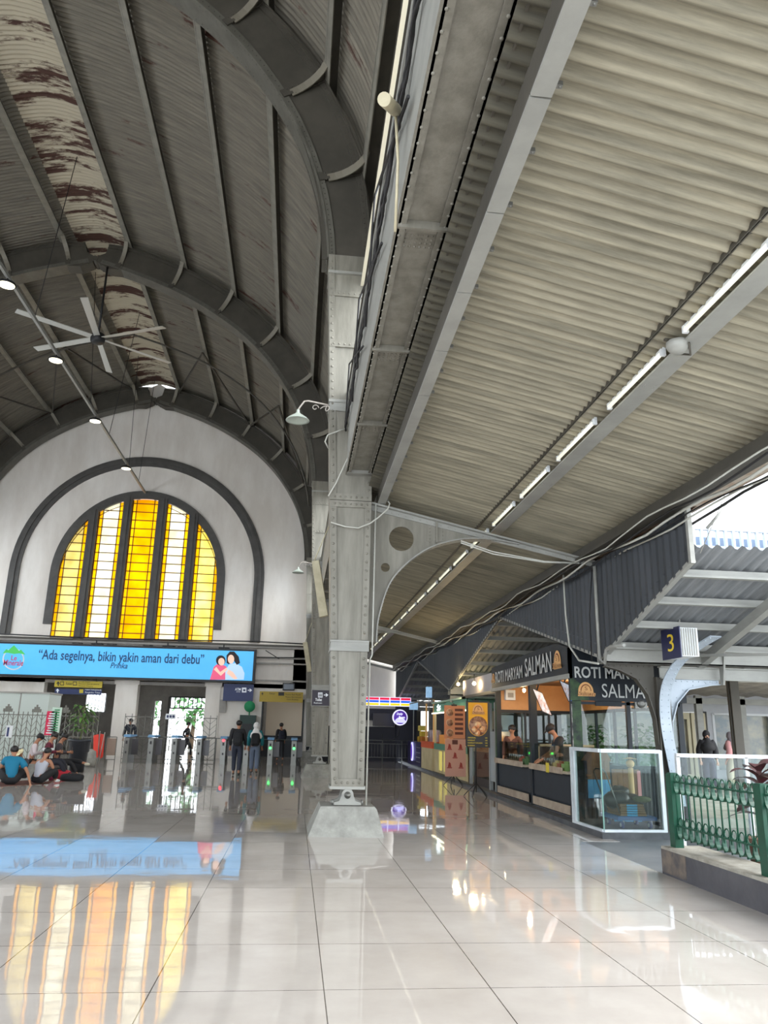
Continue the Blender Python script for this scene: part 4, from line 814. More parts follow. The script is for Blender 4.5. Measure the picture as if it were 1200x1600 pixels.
# ================================================================ PEOPLE
def skinmesh(V, E, mats, name, parent, sub=1, root=0, mfun=None):
    me = bpy.data.meshes.new('sk'); bm = bmesh.new(); lay = bm.verts.layers.skin.verify(); keys = list(V)
    vv = {}
    for k in keys:
        c, r = V[k]; v = bm.verts.new(c); v[lay].radius = (r, r) if not isinstance(r, tuple) else r; vv[k] = v
    vv[keys[root]][lay].use_root = True
    for a, c in E: bm.edges.new((vv[a], vv[c]))
    bm.to_mesh(me); bm.free()
    t = bpy.data.objects.new('sk', me); C.collection.objects.link(t); sk = t.modifiers.new('s', 'SKIN'); sk.use_smooth_shade = True; sk.branch_smoothing = .3
    ss = t.modifiers.new('u', 'SUBSURF'); ss.levels = sub; ss.render_levels = sub
    bpy.context.view_layer.update(); m2 = bpy.data.meshes.new_from_object(t.evaluated_get(bpy.context.evaluated_depsgraph_get())); m2.name = name
    bpy.data.objects.remove(t); bpy.data.meshes.remove(me); m2.materials.clear(); m2.materials.append(mats)
    m2.polygons.foreach_set('use_smooth', [True]*len(m2.polygons))
    o = bpy.data.objects.new(name, m2); C.collection.objects.link(o); o.parent = parent; return o
def lerp(a, b, t): return Vector(a)*(1-t)+Vector(b)*t
def person(lab, loc, rz, J, cl, H=1.62):
    """J: joints in metres for a 1.65 m person, x to the left hand... local +Y is where the body faces"""
    r = thing('person', lab, 'person', loc, rz); k = H/1.65; Q = {a: Vector(v)*k for a, v in J.items()}
    sk_ = cl.get('skin', skin); up = (Q['neck']-Q['chest']).normalized(); hd = (Q['head']-Q['neck']).normalized(); fw = Vector(cl.get('look', (0, 1, 0))).normalized(); fw = (fw-hd*fw.dot(hd)).normalized(); rt = fw.cross(hd)
    hc = Q['head']
    V = {'pelvis': (Q['pelvis'], .1*k), 'waist': (lerp(Q['pelvis'], Q['chest'], .5), .095*k), 'chest': (Q['chest'], .115*k), 'neckb': (lerp(Q['chest'], Q['neck'], .72), .062*k), 'neck': (Q['neck'], .048*k), 'jaw': (hc-hd*.06*k+fw*.012*k, .062*k), 'head': (hc+hd*.015*k, .082*k), 'crown': (hc+hd*.075*k, .062*k)}
    E_ = [('pelvis', 'waist'), ('waist', 'chest'), ('chest', 'neckb'), ('neckb', 'neck'), ('neck', 'jaw'), ('jaw', 'head'), ('head', 'crown')]
    V['nose'] = (hc+fw*.098*k-hd*.012*k, .012*k); E_.append(('head', 'nose'))
    for s, sg in (('l', -1), ('r', 1)):
        V['ear'+s] = (hc+rt*sg*.086*k-hd*.01*k-fw*.005*k, .016*k); E_.append(('head', 'ear'+s))
        V['sh'+s] = (Q['sh'+s], .055*k); V['el'+s] = (Q['el'+s], .038*k); V['wr'+s] = (Q['wr'+s], .025*k)
        V['hip'+s] = (Q['hip'+s], .085*k); V['kn'+s] = (Q['kn'+s], .052*k); V['an'+s] = (Q['an'+s], .034*k); V['toe'+s] = (Q['toe'+s], .026*k)
        hdv = (Q['wr'+s]-Q['el'+s]).normalized(); hdv = (hdv+Vector(cl.get('hand', (0, 0, 0)))).normalized(); pal = Q['wr'+s]+hdv*.07*k; sd = hdv.cross(Vector((0, 1, .3))); sd = sd.normalized() if sd.length > .1 else Vector((1, 0, 0)); cu = hdv.cross(sd)
        V['pa'+s] = (pal, (.034*k, .02*k)); E_ += [('chest', 'sh'+s), ('sh'+s, 'el'+s), ('el'+s, 'wr'+s), ('wr'+s, 'pa'+s), ('pelvis', 'hip'+s), ('hip'+s, 'kn'+s), ('kn'+s, 'an'+s), ('an'+s, 'toe'+s)]
        for f, (o, L) in enumerate(((-.03, .062), (-.01, .075), (.01, .07), (.03, .055))):
            V['f%d' % f+s] = (pal+sd*o*k+hdv*(.02+L*.5)*k, .009*k); V['g%d' % f+s] = (pal+sd*o*1.1*k+hdv*(.02+L)*k+cu*.018*k, .007*k); E_ += [('pa'+s, 'f%d' % f+s), ('f%d' % f+s, 'g%d' % f+s)]
        V['th'+s] = (pal-hdv*.02*k-sd*.05*k+hdv*.035*k, .01*k); E_.append(('pa'+s, 'th'+s))
    skinmesh(V, E_, sk_, 'body', r, 1)
    if cl.get('face', 1):
        b = MB()
        for sg in (-1, 1): b.blob(hc+fw*.083*k+rt*sg*.032*k+hd*.008*k, (.012*k, .008*k, .008*k), n=8, m=5)
        b.blob(hc+fw*.076*k-hd*.052*k, (.022*k, .01*k, .006*k), n=8, m=5); b.build('eyes_and_mouth', hair, r, local=True)
    def cloth(nm, parts, m, ex=.02):
        vs = {}; es = []
        for p in parts:
            prev = None
            for a, rr in p:
                if a not in vs: vs[a] = (V[a][0] if a in V else lerp(Q[a.split('>')[0]], Q[a.split('>')[1].split('@')[0]], float(a.split('@')[1])), (rr+ex)*k)
                if prev and (prev, a) not in es: es.append((prev, a))
                prev = a
        return skinmesh(vs, es, m, nm, r, 1)
    sl = cl.get('sleeve', 'long'); L = cl.get('loose', .012)
    top = [[('pelvis', .1), ('waist', .1), ('chest', .118), ('neckb', .055)]]
    for s in 'lr':
        top.append([('chest', .118), ('sh'+s, .06)]+([('sh%s>el%s@0.7' % (s, s), .05)] if sl == 'short' else [('el'+s, .045), ('el%s>wr%s@0.9' % (s, s), .032)] if sl == 'long' else []))
    if sl == 'none': top = [[('pelvis', .1), ('waist', .1), ('chest', .125), ('neckb', .05)]]+[[('chest', .125), ('sh'+s, .05)] for s in 'lr']
    cloth('shirt', top, cl['top'], L)
    cloth('trousers', [[('waist', .085), ('pelvis', .105)]]+[[('pelvis', .105), ('hip'+s, .09), ('kn'+s, .06), ('kn%s>an%s@0.92' % (s, s), cl.get('cuff', .045))] for s in 'lr'], cl['legs'], L)
    for s in 'lr': 
        d = (Q['toe'+s]-Q['an'+s]); skinmesh({'a': (Q['an'+s]+Vector((0, 0, -.02*k)), .045*k), 'b': (lerp(Q['an'+s], Q['toe'+s], .5)+Vector((0, 0, -.01*k)), .042*k), 'c': (Q['toe'+s]+d*.15, .03*k)}, [('a', 'b'), ('b', 'c')], cl.get('shoe', black), 'shoe', r, 1)
    R3 = Matrix((rt, fw, hd)).transposed()
    if cl.get('hair', True) is True:
        b = MB(); b.blob(hc+hd*.035*k-fw*.016*k, (.096*k, .098*k, .092*k), rot=R3); b.build('hair', hair, r, local=True)
    if cl.get('cap'):
        b = MB(); b.blob(hc+hd*.05*k-fw*.005*k, (.1*k, .108*k, .075*k), rot=R3); b.blob(hc+hd*.045*k+fw*.12*k, (.07*k, .07*k, .012*k), rot=R3); b.build('cap', cl['cap'], r, local=True)
    if cl.get('hijab'):
        b = MB(); b.blob(hc+hd*.02*k-fw*.022*k, (.105*k, .105*k, .125*k), rot=R3); n0 = Q['neck']
        b.lathe([(.07*k, .045*k), (.095*k, .0*k), (.13*k, -.06*k), (.2*k, -.14*k), (.23*k, -.24*k), (.2*k, -.3*k)], n0-fw*.01*k, 18, up); b.build('hijab', cl['hijab'], r, local=True)
    if cl.get('pack'):
        b = MB(); bk = Vector((0, -1, 0)); bk = (bk-up*bk.dot(up)).normalized(); c = lerp(Q['pelvis'], Q['chest'], .62)+bk*.19*k
        b.blob(c, (.15*k, .09*k, .22*k), p=.55, rot=Matrix((Vector((1, 0, 0)), -bk, up)).transposed()); b.blob(c+bk*.08*k-up*.06*k, (.11*k, .04*k, .1*k), p=.55, rot=Matrix((Vector((1, 0, 0)), -bk, up)).transposed())
        for sg in (-1, 1): b.tube([c+up*.16*k+Vector((sg*.09*k, 0, 0)), Q['chest']+up*.13*k+Vector((sg*.11*k, 0, 0)), Q['chest']-bk*.15*k+Vector((sg*.11*k, 0, .02)), Q['pelvis']+up*.15*k-bk*.04*k+Vector((sg*.15*k, 0, 0)), c-up*.12*k+Vector((sg*.12*k, 0, 0))], .02*k, 6)
        b.build('backpack', cl['pack'], r, local=True)
    if cl.get('phone'):
        b = MB(); c = (V['pal'][0]+V['par'][0])/2+Vector((0, .03, .03)); b.box(c.x-.04, c.x+.04, c.y-.005, c.y+.005, c.z-.02, c.z+.11); b.build('phone', black, r, local=True)
    return r, Q
def stand(step=.0, arm=.0):
    return dict(pelvis=(0, 0, .9), chest=(0, .01, 1.22), neck=(0, .02, 1.44), head=(0, .035, 1.54), hipl=(-.085, 0, .87), hipr=(.085, 0, .87), knl=(-.09, .03+step*.4, .48), knr=(.09, .03-step*.2, .48), anl=(-.09, step*.5, .09), anr=(.09, -step*.6, .11), toel=(-.1, step*.5+.14, .035), toer=(.1, -step*.6+.13, .045), shl=(-.165, 0, 1.36), shr=(.165, 0, 1.36), ell=(-.225, -.04-arm*.3, 1.1), elr=(.225, -.04+arm*.3, 1.1), wrl=(-.225, .05-arm*.1, .87), wrr=(.225, .05+arm*.6, .88))
def sitfloor(lean=.1, kn=.33):
    return dict(pelvis=(0, 0, .1), chest=(0, lean, .42), neck=(0, lean*1.7, .64), head=(0, lean*2+.03, .74), hipl=(-.1, .02, .1), hipr=(.1, .02, .1), knl=(-.24, .36, kn), knr=(.24, .36, kn), anl=(-.14, .5, .07), anr=(.14, .52, .07), toel=(-.16, .65, .035), toer=(.16, .67, .035), shl=(-.17, lean*1.4, .56), shr=(.17, lean*1.4, .56), ell=(-.25, lean+.12, .36), elr=(.25, lean+.12, .36), wrl=(-.1, lean+.3, .38), wrr=(.1, lean+.3, .38))
def sitseat(h=.38, cross=False):
    return dict(pelvis=(0, 0, h+.1), chest=(0, .06, h+.44), neck=(0, .1, h+.65), head=(0, .17, h+.75), hipl=(-.09, .04, h+.08), hipr=(.09, .04, h+.08), knl=(-.12, .46, h+.13), knr=(.12, .44, h+.08), anl=((.12, .78, .38) if cross else (-.12, .58, .09)), anr=(.13, .62, .09), toel=((.16, .92, .35) if cross else (-.13, .73, .035)), toer=(.14, .77, .035), shl=(-.17, .08, h+.58), shr=(.17, .08, h+.58), ell=(-.23, .1, h+.34), elr=(.23, .1, h+.34), wrl=(-.07, .32, h+.35), wrr=(.07, .32, h+.36))
M_ = lambda n, c: mat(n, c, .75)
q = P(368, 1212, z=0); person('person in black jacket and dark jeans with a backpack, walking toward the turnstiles', q, 0, stand(.25, .3), dict(top=M_('black jacket', (28, 28, 32)), legs=M_('dark jeans', (36, 42, 58)), pack=M_('black bag', (20, 21, 26)), loose=.02), 1.66)
q = P(396, 1209, z=0); person('person in white headscarf and teal jacket with a black backpack, walking away', q, 0, stand(.2, .2), dict(top=M_('teal jacket', (20, 110, 118)), legs=M_('grey trousers', (96, 108, 128)), pack=M_('black bag', (20, 21, 26)), hijab=M_('white scarf', (222, 220, 218)), hair=False, loose=.03), 1.6)
q = P(438, 1187, z=0); person('dark silhouette of a person with a backpack beyond the turnstiles, before the lit doorway', (q.x, 36.6, 0), .2, stand(.35, .3), dict(top=M_('black jacket', (28, 28, 32)), legs=M_('dark trousers', (30, 32, 38)), pack=M_('navy bag', (24, 28, 44))), 1.66)
q = P(199, 1188, y=36.5); person('guard in dark uniform behind the lattice gate, left of the bright door', (q.x, 36.4, 0), math.pi, stand(0, .1), dict(top=M_('dark uniform', (34, 38, 48)), legs=M_('dark trousers', (30, 32, 38)), loose=.03), 1.7)
q = P(289, 1187, y=38.2); person('dark silhouette of a person walking past the bright open door', (q.x, 38.2, 0), -1.3, stand(.5, .4), dict(top=M_('black jacket', (28, 28, 32)), legs=M_('dark trousers', (30, 32, 38))), 1.62)
# the group on the floor
q = P(12, 1228, z=0); person('person in teal blue t-shirt seen from behind, sitting on the floor leaning left', (q.x, q.y+.15, .02), .35, {**sitfloor(.12), 'wrr': (.42, .02, .05), 'elr': (.34, .04, .27)}, dict(top=M_('teal tshirt', (10, 112, 146)), legs=M_('black trousers', (24, 24, 28)), sleeve='short', loose=.04), 1.7)
q = P(54, 1226, z=0); person('person in light grey sleeveless top seen from behind, sitting on the floor', (q.x, q.y+.15, .02), -.35, {**sitfloor(.12), 'ell': (-.24, .2, .3)}, dict(top=M_('light grey top', (172, 174, 184)), legs=M_('black trousers', (24, 24, 28)), sleeve='none', loose=.035, shoe=white), 1.62)
q = P(40, 1205, y=22.6); person('person in a cream cap sitting on the floor facing the viewer, between two backs', (q.x, 22.4, .02), math.pi-.2, sitfloor(.14), dict(top=M_('dark shirt', (60, 52, 56)), legs=M_('dark trousers', (30, 32, 38)), cap=M_('cream cap', (222, 210, 170)), look=(0, 1, -.35)), 1.5)
b = MB(); b.box(-8.7, -6.35, 23.2, 23.9, 0, .34); b.box(-8.75, -6.3, 23.15, 23.95, .32, .37); tag(b.build('low_bench', concrete), 'low grey stone bench the three people with phones sit on', 'bench')
q = P(55, 1200, y=23.4); person('person in maroon and white jersey and black cap, sitting and looking at a phone', (q.x-.15, 23.35, 0), -1.35, sitseat(.3), dict(top=M_('maroon white jersey', (198, 186, 188)), legs=M_('black trousers', (24, 24, 28)), cap=M_('black cap', (24, 24, 28)), look=(0, 1, -.5), phone=1, sleeve='long'), 1.66)
q = P(84, 1200, y=23.3); sweat, _q = person('person in maroon sweater with white chest stripe, sitting, middle of the three with phones', (q.x-.2, 23.05, 0), -1.5, sitseat(.34), dict(top=mat('maroon sweater', (92, 24, 44), .8), legs=M_('navy trousers', (28, 30, 42)), look=(0, 1, -.5), phone=1), 1.68)
q = P(108, 1200, y=23.6); rr_, Q_ = person('person in black with pale sneakers and crossed legs, rightmost of the seated group', (q.x-.45, 23.75, 0), -1.45, sitseat(.3, True), dict(top=M_('dark shirt', (60, 52, 56)), legs=M_('black trousers', (24, 24, 28)), look=(0, 1, -.4), phone=1, shoe=M_('pale sneaker', (200, 196, 176)), cuff=.06), 1.7)
b = MB(); b.lathe([(.150, -.035), (.155, 0), (.150, .035)], (0, .06, .77), 20); b.build('chest_stripe', white, sweat, local=True)
def bag(lab, c, r, m, sh=.6, nm='bag'):
    c = Vector(c); o = thing(nm, lab, 'bag', c); b = MB(); b.blob(c+Vector((0, 0, r[2])), r, p=sh); b.build('bag_body', m, o)
    b = MB(); b.tube([c+Vector((-r[0]*.4, 0, r[2]*1.9)), c+Vector((-r[0]*.2, -.02, r[2]*2.3)), c+Vector((r[0]*.2, -.02, r[2]*2.3)), c+Vector((r[0]*.4, 0, r[2]*1.9))], .012, 6); b.build('handle', black, o)
q = P(112, 1221, z=0); bag('black flat bag lying on the floor, front right of the seated group', q, (.3, .16, .1), M_('black bag', (20, 21, 26)))
q = P(90, 1217, z=0); bag('bright red bag on the floor beside the black bag', q, (.34, .2, .12), M_('red bag', (170, 26, 44)))
q = P(79, 1219, z=0); bag('maroon bag on the floor between the sneakers and the red bag', q+Vector((.02, -.25, 0)), (.14, .14, .13), M_('maroon bag', (110, 24, 60)))
q = P(66, 1215, z=0); bag('white and lilac patterned bag beside the grey sleeveless top', q, (.12, .12, .22), mat('lilac print cloth', (226, 222, 232), .8, rgb2=(150, 130, 190), scale=9))
b = MB(); a = P(-30, 1231, z=0); c = P(78, 1224, z=0); b.prism([(a.x, a.y, .002), (c.x, c.y, .002), (c.x-.3, c.y+1.5, .002), (a.x-.3, a.y+1.7, .002)], (0, 0, .012)); tag(b.build('floor_mat', mat('brown mat', (92, 52, 42), .9)), 'thin brown mat under the people sitting on the floor', 'mat')
# ================================================================ TURNSTILES
def turnstile(): 
    r = thing('turnstile', 'x', 'turnstile', (0, 0, 0), group='ticket turnstiles')
    b = MB(); b.box(-.1, .1, 0, 1.3, 0, .95); b.box(-.11, .11, -.01, 1.31, 0, .05); b.build('cabinet', chrome, r)
    b = MB(); b.prism([(-.13, -.05, .98), (-.13, 1.35, .98), (-.13, 1.35, 1.06), (-.13, .1, 1.08), (-.13, -.05, 1.03)], (.26, 0, 0)); b.build('top_cover', mat('blue white gate cover', (110, 158, 200), .5), r)
    b = MB(); b.box(-.035, .035, -.012, 0, .72, .84); b.box(-.03, .03, -.01, 0, .36, .44); b.build('reader_panel', black, r)
    b = MB(); b.prism([(.1, .5, .3), (.1, .75, .3), (.1, .75, .9), (.1, .5, .9)], (.25, 0, 0)); b.v = [(v[0], .6+(v[1]-.6)*.1, v[2]) for v in b.v]; b.build('flap', mat('gate flap', (74, 70, 74), .3), r)
    return r
gx = [(195, 'b'), (233, 'b'), (270, 'b'), (309, 'b'), (347, 'r'), (383, 'o'), (421, 'g'), (458, 'g')]
gn = ['leftmost turnstile, blue topped, below the guard', 'second turnstile from the left, blue topped', 'third turnstile from the left, beside the bright door reflection', 'fourth turnstile, blue topped, right of the bright open door', 'turnstile showing a red lamp, left of the person in black', 'turnstile between the two people walking away', 'turnstile with a green lamp, right of the teal jacket', 'rightmost turnstile with a green lamp, next to the second column']
proto = turnstile()
for k, (px, cc) in enumerate(gx):
    q = P(px, 1194, y=33.0); o = proto if k == 0 else dup(proto, (0, 0, 0)); o.location = (q.x, 32.9, 0); o['label'] = gn[k]
for k, (px, cc) in enumerate(gx):
    if cc in 'rg':
        q = P(px, 1194, y=33.0); o = [x for x in bpy.data.objects if x.get('label') == gn[k]][0]
        b = MB(); z = .92 if cc == 'r' else .66; b.lathe([(0, .02), (.045, .02), (.05, 0)], (q.x, 32.88, z), 12, (0, -1, 0)); b.build('signal_lamp', mat('signal '+cc, (255, 50, 60) if cc == 'r' else (60, 240, 90), .4, emit=1.6), o)
b = MB(); b.tube([(-6.7, 33.9, .98), (.3, 33.9, .98)], .02, 6)
for x in (-5.3, -3.2, -1.4, .3): b.tube([(x, 33.95, 0), (x, 33.95, .98)], .02, 6)
tag(b.build('guard_rail', chrome), 'thin steel rail behind the turnstiles', 'rail')
# lattice screens
latm = mat('grey lattice iron', (112, 110, 102), .5, .3)
def lattice(lab, x0, x1, y, h, pitch, crown=True, nm='lattice_screen'):
    r = thing(nm, lab, 'screen', ((x0+x1)/2, y, 0)); b = MB(); n = int((x1-x0)/pitch)
    for i in range(n+1):
        x = x0+(x1-x0)*i/n; b.box(x-.012, x+.012, y-.012, y+.012, 0, h)
    for z in (.08, h*.52, h-.12): b.box(x0, x1, y-.015, y+.015, z-.015, z+.015)
    b.build('uprights', latm, r); b = MB()
    for i in range(n):
        xa = x0+(x1-x0)*i/n; xb = x0+(x1-x0)*(i+1)/n; z = .1; k = i % 2
        while z < h-.3:
            if (k % 2): b.bar((xa, y, z), (xb, y, z+.24), .014, .014, (0, 1, 0))
            else: b.bar((xa, y, z+.24), (xb, y, z), .014, .014, (0, 1, 0))
            z += .24; k += 0
    b.build('diagonals', latm, r)
    if crown:
        b = MB(); x = x0+.3
        while x < x1-.2:
            for j, hh in enumerate((.1, .18, .26, .18, .1)): b.box(x+j*.07-.18, x+j*.07-.12, y-.012, y+.012, h-.02, h+hh)
            x += 1.05
        b.build('stepped_finial', latm, r)
    return r
lattice('long grey wrought iron lattice screen with stepped tops behind the seated group', -13.2, -7.45, 31.5, 1.85, .17)
lattice('tall lattice gate behind the left turnstiles', -7.1, -3.3, 34.6, 1.9, .27, False, 'lattice_gate')
for k, (x0, y0, x1, y1, m, lb_) in enumerate(((74, 1111, 85, 1149, M_('red banner', (214, 44, 84)), 'tall pink red banner with white writing on the lattice screen'), (82, 1105, 92, 1145, M_('green white banner', (200, 222, 206)), 'white and green banner just right of the pink red one'))):
    a = P(x0, y0, y=31.44); c = P(x1, y1, y=31.44); r = thing('banner', lb_, 'banner', ((a.x+c.x)/2, 31.3, c.z)); b = MB(); b.box(a.x, c.x, 31.44, 31.48, c.z, a.z); b.build('banner_cloth', m, r)
    b = MB()
    for i in range(9): z = c.z+(a.z-c.z)*(i+.7)/10; b.box(a.x+.06+.02*(i % 3), c.x-.07, 31.43, 31.44, z, z+.045)
    b.build('printed_lines', white if k == 0 else M_('green print', (60, 140, 90)), r)
q = P(14, 1143, y=31.44); b = MB(); b.box(q.x-.12, q.x+.12, 31.44, 31.48, q.z-.22, q.z+.22); r = b.build('notice_board', white); tag(r, 'small white and blue notice hanging on the left of the lattice screen', 'notice'); b = MB(); b.box(q.x-.07, q.x+.0, 31.43, 31.44, q.z-.18, q.z+.15); b.build('blue_print', nav, r)
a = P(5, 1080, y=34.5); c = P(78, 1084, y=34.5); r = thing('booth_cabinet', 'white metal booth standing behind the lattice screen at the left edge', 'booth', ((a.x+c.x)/2, 34.6, 0)); b = MB(); b.box(a.x-1, c.x, 34.5, 36.2, 0, 2.62); b.build('booth_body', mat('booth white', (196, 206, 200), .5), r)
b = MB(); b.box(a.x-1.05, c.x+.04, 34.45, 36.2, 2.62, 2.68); b.box(-11.42, -11.38, 34.48, 34.5, 0, 2.62); b.build('booth_trim', greypl, r)
# potted plant by the seated group
def leaf(b, base, d, L, w, up=Vector((0, 0, 1)), droop=.5, fold=.15):
    d = Vector(d).normalized(); s = d.cross(up); s = s.normalized() if s.length > .05 else Vector((1, 0, 0)); n = 6; vs = []
    for i in range(n+1):
        t = i/n; p = Vector(base)+d*L*t-up*droop*L*t*t; ww = w*math.sin(math.pi*min(1, t*.94+.06))**.8
        vs += [p-s*ww+up*fold*ww, p, p+s*ww+up*fold*ww]
    b.add(vs, [(i*3+j, i*3+j+1, i*3+j+4, i*3+j+3) for i in range(n) for j in (0, 1)], True)
q = P(120, 1198, y=26.2); q.z = 0; r = thing('potted_plant', 'leafy plant in a large black ribbed pot behind the seated group', 'plant', q)
b = MB(); b.lathe([(0, 0), (.22, 0), (.24, .3), (.27, .31), (.28, .6), (.31, .61), (.32, .9), (.35, .92), (.35, .98), (.3, .98), (.28, .9), (0, .9)], q, 24); b.build('pot', mat('black glazed pot', (30, 34, 42), .35), r)
b = MB(); b.tube([q+Vector((0, 0, .9)), q+Vector((.03, 0, 1.4)), q+Vector((0, 0, 2.0))], .02, 6); 
for k in range(5): a = k*1.3; b.tube([q+Vector((0, 0, 1.1+k*.12)), q+Vector((.2*math.cos(a), .2*math.sin(a), 1.5+k*.14))], .01, 5)
b.build('stems', mat('plant stem', (120, 130, 80), .7), r)
b = MB(); rnd = random.Random(3)
for k in range(90): a = rnd.random()*6.28; z = 1.25+rnd.random()*.8; rr = rnd.random()*.28; leaf(b, q+Vector((rr*math.cos(a), rr*math.sin(a), z)), (math.cos(a), math.sin(a), rnd.random()*.8-.1), .22+.12*rnd.random(), .045, droop=.6)
o = b.build('leaves', mat('bright leaf green', (96, 140, 62), .5, rgb2=(58, 100, 44), scale=6), r); o['kind'] = 'stuff'
# folded red stretcher and grey trolley frame
q = P(152, 1188, y=30.5); r = thing('folded_stretcher', 'orange red folded stretcher leaning upright beside the black pot', 'stretcher', (q.x, 30.4, 0))
b = MB(); x = q.x; b.prism([(x-.2, 30.35, 1.05), (x-.03, 30.35, 1.1), (x+.05, 30.3, .3), (x-.1, 30.3, .18)], (0, .06, 0)); b.prism([(x-.02, 30.45, 1.12), (x+.16, 30.45, 1.08), (x+.2, 30.4, .3), (x+.08, 30.4, .22)], (0, .06, 0)); b.build('canvas', mat('orange red canvas', (226, 62, 44), .6), r)
b = MB()
for dx, dz in ((-.22, 1.15), (-.0, 1.2), (.18, 1.16)): b.tube([(x+dx, 30.4, dz), (x+dx*.3+.04, 30.3, .02)], .018, 6)
b.build('poles', steelL, r)
q = P(172, 1188, y=30.8); r = thing('trolley_frame', 'grey metal trolley frame standing right of the red stretcher', 'trolley', (q.x, 30.8, 0)); x = q.x
b = MB(); b.box(x-.18, x+.14, 30.8, 30.83, .35, .95); b.build('back_panel', M_('trolley panel', (150, 132, 118)), r)
b = MB()
for dx in (-.2, .16): b.tube([(x+dx, 30.8, 0), (x+dx, 30.8, 1.0)], .015, 6)
b.tube([(x-.2, 30.8, 1.0), (x+.16, 30.8, 1.0)], .015, 6); b.tube([(x-.2, 30.8, .2), (x+.16, 30.8, .2)], .015, 6); b.build('tube_frame', chrome, r)
q = P(140, 1188, y=29.5); b = MB(); b.lathe([(0, 0), (.36, 0), (.36, .3), (.33, .52), (.2, .6), (0, .6)], (q.x-.1, 29.3, 0), 24); tag(b.build('stone_bollard', concrete), 'round grey stone base behind the black pot', 'bollard')
# ATM machine, doorway wall details
q = P(386, 1187, y=38.7); r = thing('ticket_machine', 'dark green machine with a round green sign against the white wall', 'machine', (q.x, 38.6, 0))
b = MB(); b.box(q.x-.45, q.x+.3, 38.35, 38.95, 0, 2.0); b.build('cabinet', mat('dark green cabinet', (24, 56, 48), .5), r)
b = MB(); b.box(q.x-.3, q.x+.15, 38.33, 38.35, 1.1, 1.6); b.build('display', black, r)
b = MB(); b.lathe([(0, .05), (.26, .05), (.26, 0), (0, 0)], (q.x-.03, 38.5, 2.4), 24, (0, -1, 0)); b.cyl((q.x-.03, 38.6, 2.0), (q.x-.03, 38.6, 2.2), .03, 8); b.build('round_sign', M_('green disc', (36, 140, 90)), r); tx('ATM', 382, 390, 1117.5, 1121, wl, r, 38.44)
r = thing('monitor', 'small black monitor hanging above the ochre sign', 'monitor', P(448, 1072, y=38.85)); a = P(442, 1067, y=38.85); c = P(460, 1079, y=38.85); b = MB(); b.box(a.x, c.x, 38.85, 39.0, c.z, a.z); b.build('monitor_case', black, r)
b = MB(); b.box(a.x+.05, c.x-.05, 38.84, 38.85, c.z+.05, a.z-.05); b.build('monitor_screen', mat('dim screen', (60, 74, 90), .2), r)
b = MB(); b.box(P(343, 1100, y=38.8).x, P(353, 1100, y=38.8).x, 38.85, 39, 2.1, 2.7); tag(b.build('meter_box', greypl), 'grey electrical box on the white wall left of the ATM sign', 'box')
# trees outside the far door
for k, (x, y) in enumerate(((-6.6, 53), (-4.8, 55), (-9.5, 54))):
    r = thing('tree', '%s leafy tree seen through the far openings' % ['middle', 'right', 'left'][k], 'tree', (x, y, 0)); b = MB(); b.tube([(x, y, 0), (x+.1, y, 2.2)], [.18, .1], 8); b.build('trunk', mat('bark', (90, 74, 58), .9), r); b = MB(); rnd = random.Random(k)
    for i in range(160): a = rnd.random()*6.28; e = rnd.random()*3.1-1.5; R = 1.5*rnd.random()**.4; c = Vector((x+R*math.cos(a)*math.cos(e), y+R*math.sin(a)*math.cos(e), 3+R*math.sin(e))); leaf(b, c, (rnd.random()-.5, rnd.random()-.5, rnd.random()-.3), .5, .16)
    o = b.build('foliage', mat('tree green', (96, 150, 90), .6), r); o['kind'] = 'stuff'
# ================================================================ ROTI MARYAM KIOSK
kx, ky0, ky1, kb = 4.88, 13.62, 19.1, .08
silver = mat('silver letters', (196, 198, 196), .5, .1); orange = mat('orange kiosk wall', (214, 158, 104), .6, rgb2=(200, 142, 90), scale=2); wood = mat('stained wood', (150, 108, 70), .7, rgb2=(120, 82, 52), scale=4, stretch=(1, 1, .2))
kg = mat('leafy green print', (58, 84, 50), .6, rgb2=(24, 38, 32), scale=7)
K = thing('food_kiosk', 'dark blue glazed bread kiosk with silver letters on its fascia', 'kiosk', (kx+1, ky0+2, kb))
b = MB(); b.box(kx, kx+2.05, ky0, ky1, kb-.02, kb+.02); b.build('base', kerbm, K)
for x, y, w in ((kx, ky0, .15), (kx, 16.15, .14), (kx, ky1-.12, .12), (kx+1.0, ky0, .07), (kx+1.95, ky0, .1), (kx+1.95, ky1-.12, .1)):
    b = MB(); b.box(x, x+w, y, y+w, kb, 2.52); b.build('post', kblack, K)
b = MB(); b.box(kx-.005, kx+.16, ky0-.006, ky0, .9, 2.3); b.build('green_post_face', kg, K)
b = MB(); b.box(kx-.006, kx, ky1-.12, ky1, .9, 2.2); b.build('green_post_face', kg, K)
b = MB(); b.box(kx-.008, kx-.002, ky0+.0, ky0+.05, .1, 2.0); b.build('worn_edge', mat('chipped white edge', (190, 190, 186), .7, rgb2=(40, 44, 50), scale=9), K)
b = MB(); b.box(kx-.01, kx-.002, ky0+.0, ky0+.05, 2.05, 2.42); b.build('blue_strip', mat('blue tape', (60, 110, 190), .5), K)
def ribbed(b, x0, y0, x1, y1, z0, z1, p=.07, d=.02):
    v = Vector((x1-x0, y1-y0, 0)); L = v.length; v /= L; n = Vector((v.y, -v.x, 0)); N = int(L/p)*2; vs = []
    for i in range(N+1):
        q = Vector((x0, y0, 0))+v*L*i/N+n*(d if i % 2 else 0)
        vs += [(q.x, q.y, z0), (q.x, q.y, z1)]
    return b.add(vs, [(i*2, i*2+2, i*2+3, i*2+1) for i in range(N)])
